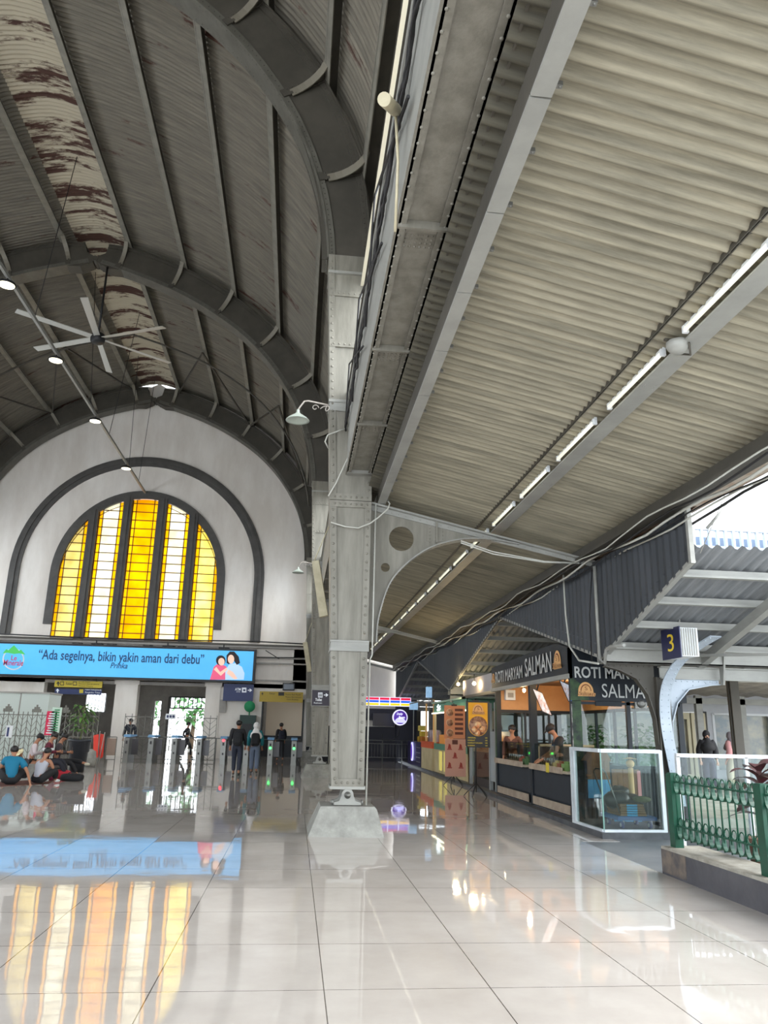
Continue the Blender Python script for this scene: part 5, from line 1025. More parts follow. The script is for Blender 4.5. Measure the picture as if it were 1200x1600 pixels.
for y0, y1 in ((ky0+.15, 16.15), (16.29, ky1-.12)):
    b = MB(); ribbed(b, kx+.03, y0, kx+.03, y1, .3, .8); b.box(kx+.05, kx+.07, y0, y1, .1, .82); b.build('lower_panel', kblack, K)
    b = MB(); b.box(kx-.02, kx+.0, y0+.15, y1-.05, .12, .27); b.build('skirting_board', mat('scuffed beige board', (176, 160, 142), .7, rgb2=(150, 134, 118), scale=4), K)
    b = MB(); b.box(kx-.08, kx+.55, y0+.05, y1-.05, .8, .84); b.build('counter_top', mat('counter top', (170, 158, 140), .35), K)
    b = MB(); b.box(kx-.1, kx-.07, y0+.3, y1-.1, .79, .9); b.build('counter_lip', mat('scuffed beige board', 0), K)
b = MB(); ribbed(b, kx+.15, ky0+.03, kx+1.95, ky0+.03, .1, .95); b.box(kx, kx+2, ky0+.05, ky0+.08, .1, .95); b.build('side_panel', kblack, K)
# glazing
for z in (.92, 2.0): 
    b = MB(); b.box(kx+.1, kx+2.0, ky0, ky0+.06, z, z+.05); b.build('window_rail', kblack, K)
b = MB(); b.box(kx+.15, kx+.98, ky0+.03, ky0+.036, .97, 2.0); b.build('side_glass', glassM, K); b = MB(); b.box(kx+1.07, kx+1.95, ky0+.03, ky0+.036, .97, 2.0); b.build('side_glass', glassM, K)
for y0, y1 in ((ky0+.15, 16.15), (16.29, ky1-.12)):
    b = MB(); b.box(kx+.06, kx+.066, y0, y1, .84, 1.28); b.build('counter_glass', glassM, K)
# fascia
b = MB(); b.prism([(kx-.06, ky0-.08, 2.52), (kx-.06, ky1+.05, 2.52), (kx-.06, ky1+.05, 3.02), (kx-.06, 15.2, 3.12), (kx-.06, 14.2, 3.12), (kx-.06, ky0-.08, 2.98)], (.06, 0, 0)); FF = b.build('front_fascia', kblack, K)
b = MB(); b.box(kx-.09, kx, ky0-.08, ky1+.05, 2.44, 2.52); b.build('fascia_trim', steelL, K)
b = MB(); b.prism([(kx-.06, ky0-.08, 2.06), (kx+2.1, ky0-.08, 2.06), (kx+2.1, ky0-.08, 2.8), (kx+1.2, ky0-.08, 3.05), (kx+.5, ky0-.08, 3.12), (kx-.06, ky0-.08, 2.98)], (0, .06, 0)); SF = b.build('side_fascia', kblack, K)
b = MB(); b.prism([(kx-.055, ky0-.085, 2.06), (kx+.3, ky0-.085, 2.06), (kx+.2, ky0-.085, 2.3), (kx+.0, ky0-.085, 2.45), (kx-.055, ky0-.085, 2.42)], (0, .005, 0)); b.build('green_print', kg, K)
text('ROTI MARYAM', (kx-.062, 18.7, 2.62), (0, -1, 0), (0, 0, 1), 2.3, .27, silver, FF, bold=.015, depth=.02)
text('SALMAN', (kx-.062, 16.2, 2.62), (0, -1, 0), (0, 0, 1), 1.75, .38, silver, FF, bold=.01, depth=.02)
lgm = mat('bread logo gold', (222, 170, 110), .5); lgb = mat('logo brown', (124, 66, 30), .5)
def breadlogo(O, u, s, K_):
    O = Vector(O); u = Vector(u); v = Vector((0, 0, 1)); n = u.cross(v)
    def pl(pts, m, d, nm): b = MB(); b.prism([O+u*a*s+v*c*s+n*d for a, c in pts], n*.004); b.build(nm, m, K_)
    pl([(.5+.42*math.cos(t), .35+.5*math.sin(t)) for t in [math.pi*i/16 for i in range(17)]]+[(.05, .1), (1.0, .1)], lgm, .008, 'logo_bun'); 
    pl([(.5+.3*math.cos(t), .38+.36*math.sin(t)) for t in [math.pi*i/12 for i in range(13)]], lgb, .014, 'logo_arc'); pl([(.5+.25*math.cos(t), .38+.3*math.sin(t)) for t in [math.pi*i/12 for i in range(13)]], lgm, .019, 'logo_bun')
    text('S', O+u*.42*s+v*.42*s, u, v, .16*s, .2*s, lgb, K_, depth=.03); text('Salman', O+u*.02*s+v*.12*s+n*.002, u, v, .98*s, .24*s, lgb, K_, depth=.03, bold=.05, shear=.2); text('Salman', O+u*.02*s+v*.12*s+n*.004, u, v, .98*s, .24*s, lgm, K_, depth=.032, bold=.0, shear=.2)
breadlogo((kx-.062, 14.35, 2.6), (0, -1, 0), .45, FF)
breadlogo((kx-.062, 19.1, 2.62), (0, -1, 0), .3, FF)
a = P(895, 1056, y=ky0-.09); text('ROTI MARYAM', (kx+.03, ky0-.09, 2.45), (1, 0, 0), (0, 0, 1), 1.45, .2, silver, SF, bold=.02, depth=.012)
text('SALMAN', (kx+.52, ky0-.09, 2.12), (1, 0, 0), (0, 0, 1), .98, .24, silver, SF, bold=.0, depth=.012)
breadlogo((kx+.06, ky0-.085, 2.1), (1, 0, 0), .33, SF)
# inside
b = MB(); b.box(kx+.05, kx+2.0, ky1-.1, ky1-.06, 2.02, 2.62); b.box(kx+1.96, kx+2.0, ky0+.3, ky1-.1, 2.02, 2.62); b.build('orange_frieze', orange, K)
b = MB(); b.box(kx, kx+2.05, ky0, ky1, 2.62, 2.66); b.build('kiosk_ceiling', wood, K)
b = MB(); b.box(kx+.1, kx+2.0, ky1-.09, ky1-.07, 1.95, 2.03); b.box(kx+1.97, kx+1.99, ky0+.3, ky1, 1.95, 2.03); b.build('frieze_rail', kblack, K)
for i in range(5): b = MB(); b.box(kx+1.95, kx+2.0, ky0+.8+i*1.05, ky0+.86+i*1.05, .9, 2.0); b.build('back_mullion', kblack, K)
for x in (kx+.7, kx+1.3): b = MB(); b.box(x, x+.05, ky1-.1, ky1-.05, .9, 2.0); b.build('back_mullion', kblack, K)
b = MB(); b.box(kx+.1, kx+2.0, ky1-.09, ky1-.05, .1, .9); b.box(kx+1.95, kx+2, ky0+.2, ky1, .1, .9); b.build('back_panel', kblack, K)
b = MB(); b.box(kx+.12, kx+2, ky1-.075, ky1-.07, .9, 1.95); b.build('end_glass', glassM, K)
b = MB(); b.box(kx+.55, kx+1.9, 17.6, 17.65, 1.2, 1.25); b.box(kx+.55, kx+.62, 17.6, 17.65, .1, 1.25); b.build('pale_shelf', mat('pale wood', (206, 184, 150), .6), K)
b = MB(); b.box(kx+.62, kx+1.9, 17.62, 18.2, .6, 1.2); b.build('dark_cabinet', mat('dark brown cabinet', (58, 38, 32), .6), K)
for k, (x, y, z) in enumerate(((kx+.35, 14.3, 2.5), (kx+.55, 15.2, 2.5), (kx+.3, 17.6, 2.42), (kx+1.3, 14.6, 2.5), (kx+1.2, 16.9, 2.5))):
    r = thing('light_bulb', '%s warm bulb under the bread kiosk ceiling' % nm_[k], 'bulb', (x, y, z), group='kiosk bulbs'); b = MB(); b.blob((x, y, z), (.035, .035, .045)); b.build('bulb_glass', mat('warm bulb', (255, 226, 160), .3, emit=9), r); b = MB(); b.cyl((x, y, z+.04), (x, y, z+.12), .02, 8); b.build('socket', black, r)
    l = bpy.data.lights.new('bulb_light', 'POINT'); l.energy = 4; l.color = (1, .72, .42); l.shadow_soft_size = .05; lo = bpy.data.objects.new('bulb_light', l); C.collection.objects.link(lo); lo.parent = r; lo.location = (0, 0, -.07)
def menuscreen(lab, c, u, v, w, h, arm):
    r = thing('menu_screen', lab, 'screen', c); c, u, v = Vector(c), Vector(u).normalized(), Vector(v).normalized(); n = u.cross(v)
    b = MB(); b.prism([c-u*w/2-v*h/2, c+u*w/2-v*h/2, c+u*w/2+v*h/2, c-u*w/2+v*h/2], n*.03); b.build('screen_case', black, r)
    for k_ in (0, 1):
        nn = n*.031 if k_ else -n*.001; b = MB(); b.prism([c+nn-u*w*.46-v*h*.46, c+nn+u*w*.46-v*h*.46, c+nn+u*w*.46+v*h*.46, c+nn-u*w*.46+v*h*.46], n*.0015*(1 if k_ else -1)); b.build('menu_picture', mat('menu picture', (200, 216, 232), .4, emit=.08, rgb2=(176, 120, 84), scale=9, stretch=(2, 2, 1)), r)
    b = MB(); b.tube([c+v*h/2, Vector((c.x, c.y, arm))], .015, 6); b.build('hanger', black, r)
menuscreen('slanting menu screen hanging in the middle window of the bread kiosk', P(843, 1097, y=15.6)+Vector((.05, 0, 0)), (.9, 0, -.38), (-.38, 0, .9), .22, .5, 2.6)
menuscreen('slanting menu screen hanging at the near corner inside the bread kiosk', P(884, 1083, y=14.2)+Vector((.06, 0, 0)), (.9, 0, -.38), (-.38, 0, .9), .22, .42, 2.6)
q = P(797, 1082, x=5.3); r = thing('wall_unit', 'small white box unit on the orange wall of the kiosk', 'box', P(797, 1086, y=18.9)); q = P(797, 1086, y=18.9); b = MB(); b.box(q.x-.12, q.x+.12, 18.85, 18.98, q.z-.12, q.z+.12); b.build('casing', white, r)
b = MB(); b.box(q.x-.07, q.x+.07, 18.84, 18.85, q.z-.06, q.z+.05); b.build('label_plate', greypl, r)
q = P(868, 1180, y=15.6); person('kiosk seller in black apron and dark cap leaning over the counter', (q.x+.13, 15.7, .1), math.pi/2-.1, {**stand(0, .3), 'head': (0, .17, 1.5), 'neck': (0, .1, 1.42), 'chest': (0, .05, 1.2), 'wrl': (-.12, .42, .9), 'wrr': (.12, .42, .9), 'ell': (-.23, .14, 1.06), 'elr': (.23, .14, 1.06)}, dict(top=M_('black shirt', (26, 26, 30)), legs=M_('black trousers', (24, 24, 28)), cap=M_('dark cap', (34, 32, 34)), sleeve='short', look=(0, 1, -.35)), 1.6)
q = P(802, 1140, y=18.0); person('person with dark hair behind the pale shelf at the far end of the kiosk', (q.x+.1, 18.45, .1), math.pi-.6, stand(), dict(top=M_('brown shirt', (96, 60, 48)), legs=M_('dark trousers', (30, 32, 38))), 1.55)
# goods on the counters
cup = glassmat('cup plastic', (236, 240, 244), .5, .8)
r = None
for k in range(14):
    yy = (14.9+.16*(k % 7)) if k < 7 else (17.1+.17*(k-7)); x = kx+.1
    lab = 'stack of clear plastic cups on the kiosk counter, %s of the %s group' % (nm_[k % 7], 'near' if k < 7 else 'far')
    if r is None:
        r = c0 = thing('cup_stack', lab, 'cups', (x, yy, .84), group='cup stacks'); b = MB(); b.lathe([(.028, 0), (.04, .12), (.043, .12), (.04, .14), (.043, .15), (.04, .17), (.043, .18)], (x, yy, .84), 12); b.build('cups', cup, r)
    else: dup(c0, (x, yy, .84), label=lab)
for k, (yy, m, c) in enumerate(((14.1, 'green', (110, 140, 80)), (14.35, 'brown', (120, 70, 44)), (14.6, 'olive', (150, 140, 90)), (16.6, 'dark green', (60, 90, 50)), (16.85, 'brown red', (130, 60, 40)))):
    b = MB(); b.box(kx-.02, kx+.16, yy, yy+.18, .84, .96); b.box(kx+.02, kx+.12, yy+.03, yy+.15, .96, 1.0); tag(b.build('snack_box', mat('snack '+m, c, .6)), '%s snack box on the kiosk counter, %s from the near corner' % (m, nm_[k]), 'box')
b = MB(); b.box(kx-.115, kx-.1, 14.75, 14.9, .78, .95); r = b.build('price_card', yel); tag(r, 'yellow price card on the counter lip of the kiosk', 'card')
b = MB(); b.tube([(kx+.4, 17.2, 1.5), (kx+.4, 17.2, 1.9)], .01, 6)
# far box grille / loudspeaker on side fascia
r = thing('air_vent', 'round fan grille in a dark frame above the side window of the kiosk', 'vent', (6.05, ky0-.02, 2.0)); q = P(955, 1098, y=ky0-.03); b = MB(); b.box(q.x-.28, q.x+.2, ky0-.02, ky0+.03, q.z-.06, q.z+.06); b.build('vent_frame', kblack, r)
q = P(1000, 1099, y=ky0-.05); b = MB(); b.lathe([(0, .02), (.05, .03), (.08, 0), (.085, -.02)], (q.x+.02, ky0-.06, q.z), 18, (0, -1, 0)); b.box(q.x-.09, q.x+.13, ky0-.05, ky0+.02, q.z-.09, q.z+.09); b.build('fan_grille', chrome, r)
# ================================================================ GLASS ENCLOSURE with trolley
wf = mat('white aluminium frame', (214, 220, 224), .4, rgb2=(196, 202, 208), scale=3)
A_ = Vector((4.68, 13.2, .07)); B_ = Vector((4.70, 11.98, .07)); D_ = Vector((5.68, 12.02, .07))
r = thing('glass_enclosure', 'waist high glass enclosure with white frame beside the kiosk corner', 'enclosure', B_)
b = MB(); b.prism([(4.66, 13.2, .0), (4.66, 11.9, .0), (5.78, 11.9, .0), (5.78, 12.12, 0), (4.8, 12.12, 0), (4.8, 13.2, 0)], (0, 0, .07)); b.build('concrete_sill', concrete, r)
for a, c, nm2 in ((A_, B_, 'side'), (B_, D_, 'front')):
    for z in (.02, 1.18): b = MB(); b.bar(a+Vector((0, 0, z)), c+Vector((0, 0, z)), .06, .055); b.build('frame_rail', wf, r)
    b = MB(); n = (c-a).cross(Vector((0, 0, 1))).normalized()*.004; b.prism([a+Vector((0, 0, .05)), c+Vector((0, 0, .05)), c+Vector((0, 0, 1.16)), a+Vector((0, 0, 1.16))], n); b.build('glass_panel', glassM, r)
for p in (A_, A_+Vector((0, -.12, 0)), D_): b = MB(); b.box(p.x-.028, p.x+.028, p.y-.028, p.y+.028, .07, 1.27); b.build('frame_post', wf, r)
b = MB(); b.box(B_.x-.006, B_.x+.012, B_.y-.006, B_.y+.012, .1, 1.22); b.build('glass_edge', mat('green glass edge', (120, 160, 150), .2), r)
r = thing('platform_trolley', 'blue platform hand trolley inside the glass enclosure', 'trolley', (5.5, 12.75, .07)); 
b = MB(); b.box(5.12, 5.72, 12.42, 13.1, .22, .26); b.box(5.1, 5.74, 12.4, 13.12, .2, .25); b.build('deck', mat('trolley blue', (60, 104, 160), .5), r)
for x in (5.2, 5.66):
    for y in (12.5, 13.02):
        b = MB(); b.lathe([(0, .02), (.02, .02), (.055, .018), (.055, -.018), (.02, -.02), (0, -.02)], (x, y, .125), 18, (1, 0, 0)); w_ = b.build('wheel', mat('wheel blue', (70, 84, 140), .4), r); b = MB(); b.lathe([(0, .024), (.03, .024), (.03, -.024), (0, -.024)], (x, y, .125), 14, (1, 0, 0)); b.bar((x+.03, y, .13), (x+.03, y, .22), .008, .03); b.build('caster_fork', wf, w_)
b = MB(); b.tube([(5.2, 12.5, .24), (5.08, 12.5, .6), (4.98, 12.5, .9), (4.98, 12.62, .95), (4.98, 12.92, .95), (4.98, 13.02, .9), (5.08, 13.02, .6), (5.2, 13.02, .24)], .012, 8); b.build('handle', chrome, r)
bl_ = mat('painted crate blue', (70, 158, 210), .7, rgb2=(90, 176, 222), scale=5)
cb = mat('cardboard', (150, 112, 82), .8, rgb2=(128, 94, 68), scale=5)
for k in range(5):
    r = thing('cardboard_sheets', 'flattened cardboard bundle on the blue trolley, %s from the bottom' % nm_[k], 'cardboard', (5.45, 12.7, .26+k*.035)); b = MB(); b.box(5.17+.01*(k % 2), 5.6-.01*k, 12.46, 13.0, .262+k*.036, .29+k*.036); b.build('sheets', cb, r); b = MB(); b.box(5.28, 5.45, 12.452, 12.46, .262+k*.036, .29+k*.036); b.build('blue_print', bl_, r)
for k, (c, rr, m) in enumerate((((5.25, 12.75, .48), (.2, .2, .14), 'black sack one'), ((5.5, 12.85, .46), (.22, .2, .1), 'black sack two'), ((5.38, 12.95, .58), (.15, .15, .1), 'black sack three'))):
    b = MB(); b.blob(c, rr, .85); 
    b.v = [(v[0]+.015*math.sin(v[1]*60), v[1]+.015*math.sin(v[2]*50), v[2]+.012*math.sin(v[0]*70)) for v in b.v]; tag(b.build('black_sack', mat('black plastic', (22, 24, 28), .35)), '%s black plastic sack heaped on the cardboard on the trolley' % ['left', 'right', 'rear'][k], 'sack')
b = MB(); b.blob((5.6, 12.62, .5), (.15, .12, .05), .9); tag(b.build('green_netting', mat('olive netting', (100, 108, 70), .9, rgb2=(70, 80, 44), scale=20)), 'olive green folded net on top of the trolley load', 'netting')
r = thing('wooden_crate', 'wooden crate with blue painted lower half, left one behind the trolley', 'crate', (5.3, 13.35, .1)); 
def crate(x0, x1, y, z0, z1, r, n=5):
    for i in range(n): w = (x1-x0)/n; b = MB(); b.box(x0+i*w, x0+(i+1)*w-.006, y, y+.02, z0+(z1-z0)*.5, z1); b.build('plank', wood, r); b = MB(); b.box(x0+i*w, x0+(i+1)*w-.006, y, y+.02, z0, z0+(z1-z0)*.5); b.build('painted_plank', bl_, r)
crate(5.0, 5.4, 13.35, .45, 1.05, r, 4); b = MB(); b.prism([(4.98, 13.33, 1.05), (5.42, 13.33, 1.05), (5.36, 13.33, 1.18), (5.12, 13.33, 1.22)], (0, .25, 0)); b.build('lid', wood, r)
r = thing('wooden_crate', 'wooden crate planks with blue and pink paint, right one behind the trolley', 'crate', (5.7, 13.4, .1)); crate(5.46, 5.95, 13.42, .08, .92, r, 5); b = MB(); b.box(5.9, 5.96, 13.4, 13.42, .35, .9); b.build('pink_plank', mat('pink paint', (220, 150, 150), .7), r)
b = MB(); b.tube([(5.7, 13.2, .12), (5.7, 13.2, .95)], [.05, .045], 10); b.blob((5.7, 13.2, 1.02), (.07, .07, .07)); b.lathe([(.12, 1.1), (.0, 1.13)], (5.7, 13.2, 0), 12); tag(b.build('wooden_figure', mat('pale carved wood', (222, 184, 130), .6)), 'pale carved wooden post behind the trolley', 'post')
# ================================================================ LOW WALL and GREEN RAILING
lw = mat('dark painted plinth', (70, 70, 76), .55, rgb2=(86, 85, 90), scale=2.2, bump=.2, bscale=12)
r = thing('low_wall', 'low dark grey wall with a pale concrete top carrying the green railing', 'wall', (4.43, 5, 0)); b = MB(); b.box(4.22, 4.66, -3, 9.05, -.02, .26); b.build('wall_body', lw, r); b = MB(); b.box(4.215, 4.67, -3, 9.055, .26, .29); b.build('wall_top', mat('pale rough concrete', (168, 164, 154), .9, rgb2=(140, 136, 126), scale=6, bump=.4), r)
b = MB(); b.box(4.213, 4.22, 8.5, 9.052, .02, .26); b.box(4.213, 4.66, 9.05, 9.058, -.02, .26); b.build('chipped_render', mat('chipped render', (120, 108, 98), .9, rgb2=(80, 78, 80), scale=5), r)
def rail_bay(y0, y1, lab):
    r = thing('green_railing', lab, 'railing', (4.35, (y0+y1)/2, .29)); x = 4.35
    for z in (.99, .52): b = MB(); b.box(x-.02, x+.02, y0, y1, z-.008, z+.008); b.build('rail', green, r)
    b = MB(); b.box(x-.018, x+.018, y0, y1, .405, .42); b.box(x-.018, x+.018, y0, y1, .86, .868); 
    n = int(round((y1-y0)/.135))
    for i in range(n+1): y = y0+(y1-y0)*i/n; b = MB(); b.tube([(x, y, .38), (x, y, 1.04), (x, y, 1.08)], [.009, .009, .002], 6); b.build('picket', green, r)
    for i in range(n):
        y = y0+(y1-y0)*(i+.5)/n; w = (y1-y0)/n*.5
        for z0, hh in ((.985, .12), (.515, .12)):
            pth = [Vector((x, y+w*math.cos(t), z0-hh*abs(math.sin(t))**.8)) for t in [math.pi*k/10 for k in range(11)]]; fr = []
            for k in range(11):
                t = (pth[min(k+1, 10)]-pth[max(k-1, 0)]).normalized(); fr.append((Vector((1, 0, 0)), Vector((1, 0, 0)).cross(t)))
            b = MB(); b.sweep(pth, fr, [(-.022, -.004), (.022, -.004), (.022, .004), (-.022, .004)]); b.build('scallop', green, r)
        for z0 in (.565, 1.03) if i % 1 == 0 else ():
            b = MB(); b.tube([(x, y+.045*math.cos(t), z0+.045*math.sin(t)) for t in [2*math.pi*k/12 for k in range(13)]], .007, 5, cap=False); b.build('ring', green, r)
    return r
rail_bay(7.23, 8.87, 'green iron railing bay with scallops and rings on the low wall')
rail_bay(5.4, 7.1, 'green iron railing bay nearest the viewer, at the right picture edge')
for k, y in enumerate((8.93, 7.16)):
    b = MB(); b.box(4.3, 4.4, y-.06, y+.06, .29, 1.07); b.box(4.31, 4.39, y-.05, y+.05, 1.07, 1.085); tag(b.build('railing_post', green), 'thick green railing post %s' % ['at the far end of the low wall', 'between the two railing bays at the right edge'][k], 'post')
# potted rubber plants behind the railing
def rubber(c, lab, s=1, n=16, seed=1):
    c = Vector(c); r = thing('potted_rubber_plant', lab, 'plant', c); b = MB(); b.lathe([(0, 0), (.15, 0), (.2, .32), (.22, .33), (.22, .38), (.19, .38), (.17, .33), (0, .33)], c, 20)
    b.build('pot', mat('terracotta pot', (122, 92, 78), .8, rgb2=(104, 78, 66), scale=4), r); b = MB(); b.tube([c+Vector((0, 0, .3)), c+Vector((.02, 0, .6)), c+Vector((0, .02, .95))], .014, 6); b.build('stem', mat('dark stem', (70, 56, 44), .7), r)
    rnd = random.Random(seed)
    for k in range(n):
        a = k*2.4; z = .55+.55*k/n; b = MB(); leaf(b, c+Vector((0, 0, z)), (math.cos(a), math.sin(a), .5+.5*k/n), (.3+.08*rnd.random())*s, .075*s, droop=.55); b.build('leaf', mat('dark rubber leaf', (40, 60, 44), .3, rgb2=(92, 48, 56), scale=3), r)
rubber((4.98, 8.2, .1), 'rubber plant in a terracotta pot behind the green railing', 1.2, 22); rubber((5.15, 7.3, .1), 'rubber plant leaning in from the right picture edge', 1.2, 20, 5)
b = MB(); b.box(4.67, 5.6, 6.2, 8.9, -.05, .1); tag(b.build('planter_slab', concrete), 'concrete slab behind the green railing that the pots stand on', 'slab')
b = MB(); b.box(6.55, 6.65, 19.4, 38.6, kb, 2.45); tag(b.build('stall_back_wall', mat('dim stall back wall', (60, 58, 56), .7)), 'dark partition behind the far stalls', 'partition')
# ================================================================ STALLS FURTHER ON
r = thing('glass_cabinet', 'tall white framed glass cabinet with lit orange shelves, far side of the kiosk', 'cabinet', (5.3, 20.3, kb))
for x, y in ((5.0, 19.5), (5.0, 20.1), (5.0, 22.4), (5.7, 19.5)): b = MB(); b.box(x-.04, x+.04, y-.05, y+.05, kb, 2.2 if y < 20.5 else 2.1); b.build('frame_post', mat('dull aluminium', (150, 154, 154), .4, .3), r)
b = MB(); b.box(5.05, 5.8, 20.1, 22.3, kb, .95); b.box(5.05, 5.8, 20.1, 22.3, 1.5, 1.55); b.build('dark_base', mat('dark brown base', (54, 48, 46), .6), r)
b = MB(); b.box(5.5, 5.55, 20.1, 22.3, .95, 1.5); b.build('back_board', mat('orange back board', (196, 120, 70), .6), r); b = MB(); b.box(5.02, 5.03, 20.1, 22.3, .3, 1.5); b.build('glass_front', glassM, r)
b = MB(); b.box(4.98, 5.0, 19.5, 20.1, .3, 1.5); b.build('white_panel', mat('panel grey', (150, 156, 160), .5), r); b = MB(); b.box(5.1, 5.5, 20.2, 22.2, .96, 1.0); b.box(5.1, 5.5, 20.2, 22.2, 1.22, 1.25); b.build('shelf', orange, r)
for k, (y, z) in enumerate(((20.5, 1.06), (21.2, 1.06), (21.9, 1.06), (20.9, 1.31), (21.6, 1.31))): b = MB(); b.blob((5.25, y, z), (.1, .14, .05)); tag(b.build('pastry', mat('glazed pastry', (226, 150, 60), .5)), 'golden pastry on the %s shelf of the lit cabinet, %s one' % ('upper' if z > 1.2 else 'lower', nm_[k]), 'pastry')
def warm(c, e, col=(1, .75, .4), s=.1, par=None):
    l = bpy.data.lights.new('stall_light', 'POINT'); l.energy = e; l.color = col; l.shadow_soft_size = s; lo = bpy.data.objects.new('stall_light', l); C.collection.objects.link(lo); lo.parent = par; lo.location = Vector(c)-(rootloc(par) if par else Vector((0, 0, 0)))
warm((5.3, 21.2, 1.45), 4, par=r)
r = thing('corrugated_fascia', 'corrugated metal fascia lit by a warm bulb, left of the kiosk sign', 'fascia', (5.0, 21, 2.5)); b = MB(); ribbed(b, 4.98, 19.3, 4.98, 23.3, 2.5, 2.95, .1, .02); b.build('corrugated_sheet', mat('zinc sheet', (150, 142, 138), .35, .7), r); b = MB(); b.box(4.95, 5.02, 19.2, 23.4, 2.42, 2.5); b.build('lower_trim', kblack, r)
for k, (px, py) in enumerate(((716, 1069), (741, 1068))):
    q = P(px, py, x=4.85); r = thing('light_bulb', 'bare glowing bulb %s the corrugated fascia' % ['left of', 'in front of'][k], 'bulb', q); b = MB(); b.blob(q, (.05, .05, .05)); b.build('bulb_glass', mat('warm bulb', 0), r); b = MB(); b.cyl(q, q+Vector((0, 0, .25)), .012, 6); b.build('cord', black, r); warm(q+Vector((-.08, 0, -.02)), 10, par=r)
# mint awning stall
mint = mat('mint green slats', (92, 140, 118), .55); cw = mat('cream panel', (206, 190, 150), .5, rgb2=(190, 172, 130), scale=2)
r = thing('awning_stall', 'stall with mint green slatted canopy and white curly logo', 'stall', (5.6, 26, kb))
b = MB(); ribbed(b, 5.0, 22.9, 5.0, 26.2, 2.1, 2.42, .12, .03); ribbed(b, 5.0, 26.2, 5.02, 28.6, 2.1, 2.36, .12, .0); b.box(5.03, 6.6, 22.9, 28.6, 2.15, 2.4); b.build('slatted_canopy', mint, r); b = MB(); b.box(4.95, 6.6, 22.85, 28.7, 2.42, 2.47); b.build('canopy_top', mat('pale green', (170, 196, 176), .6), r)
b = MB(); b.box(4.96, 5.0, 22.9, 28.7, 2.06, 2.1); b.build('light_strip', mat('strip light', (255, 250, 215), .4, emit=.9), r)
b = MB(); b.box(5.06, 5.8, 23.0, 28.6, kb, 1.0); b.build('counter', cw, r); b = MB(); b.box(5.03, 5.06, 23.0, 28.6, .85, 1.05); b.build('counter_edge', mint, r)
for y in (23.0, 26.1, 28.5): b = MB(); b.box(5.04, 5.1, y, y+.08, kb, 2.1); b.build('post', cw, r)
for y in (26.3, 27.2): b = MB(); b.box(5.02, 5.06, y, y+.35, kb+.1, .8); b.build('glowing_panel', mat('lit yellow panel', (214, 200, 110), .4, emit=.12), r)
b = MB(); b.tube([Vector((4.985, 27.6+.12*math.sin(t*2), 2.16+.035*t)) for t in [i*.35 for i in range(18)]], .02, 5); b.tube([Vector((4.985, 27.25+.1*math.sin(t*2+1), 2.16+.03*t)) for t in [i*.35 for i in range(16)]], .02, 5); b.build('curly_logo', mat('white lit logo', (235, 245, 255), .4, emit=.35), r)
warm((5.6, 26.5, 1.9), 7, (1, .82, .5), par=r)
b = MB(); b.box(5.15, 5.45, 27.2, 28.2, 1.05, 1.35); r2 = b.build('snack_display', mat('amber display', (200, 130, 60), .5, emit=.06)); tag(r2, 'small lit snack display on the cream counter of the mint stall', 'display')
# cream stall with orange stripe, clear cups
r = thing('cream_stall', 'low cream stall with an orange band, left of the mint stall', 'stall', (5.4, 30, kb)); b = MB(); b.box(5.02, 6.0, 28.9, 31.4, kb, .85); b.build('stall_front', cw, r); b = MB(); b.box(5.0, 6.0, 28.9, 31.4, .85, 1.08); b.build('orange_band', mat('orange band', (212, 92, 50), .5), r)
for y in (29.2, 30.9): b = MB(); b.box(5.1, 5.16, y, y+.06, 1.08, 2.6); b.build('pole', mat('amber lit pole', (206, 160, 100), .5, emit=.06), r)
b = MB(); b.box(5.05, 5.1, 29.1, 31.0, 2.5, 2.56); b.build('crossbar', steelL, r)
for k in range(6): y = 29.2+k*.33; b = MB(); b.lathe([(0, 0), (.11, 0), (.12, .3), (.13, .34), (.09, .42), (0, .43)], (5.3, y, 1.08), 12); tag(b.build('drink_jar', mat('milky jar', (176, 150, 160), .3, rgb2=(196, 186, 190), scale=5)), 'drink jar on the cream stall, %s from the near end' % nm_[k], 'jar')
for k, (px0, px1, py0, py1, yy) in enumerate(((667, 675, 1073, 1090, 30), (641, 653, 1097, 1109, 33.5))):
    a = P(px0, py0, y=yy); c = P(px1, py1, y=yy); r = thing('lightbox_sign', 'small glowing pale blue lightbox %s' % ['above the cream stall', 'above the purple stall'][k], 'sign', ((a.x+c.x)/2, yy, c.z)); b = MB(); b.box(a.x, c.x, yy, yy+.25, c.z, a.z); b.build('lightbox', mat('pale blue lightbox', (150, 190, 225), .4, emit=.16, rgb2=(120, 160, 200), scale=6), r); b = MB(); b.cyl(((a.x+c.x)/2, yy+.1, (.9 if k else 1.08)), ((a.x+c.x)/2, yy+.1, c.z), .02, 6); b.build('stem', steelL, r)
b = MB(); b.tube([P(640, 1100, y=33), P(665, 1094, y=32), P(680, 1094, y=30)], .02, 6); tag(b.build('sign_arm', steelL), 'thin pale arm linking the two lightboxes', 'arm')
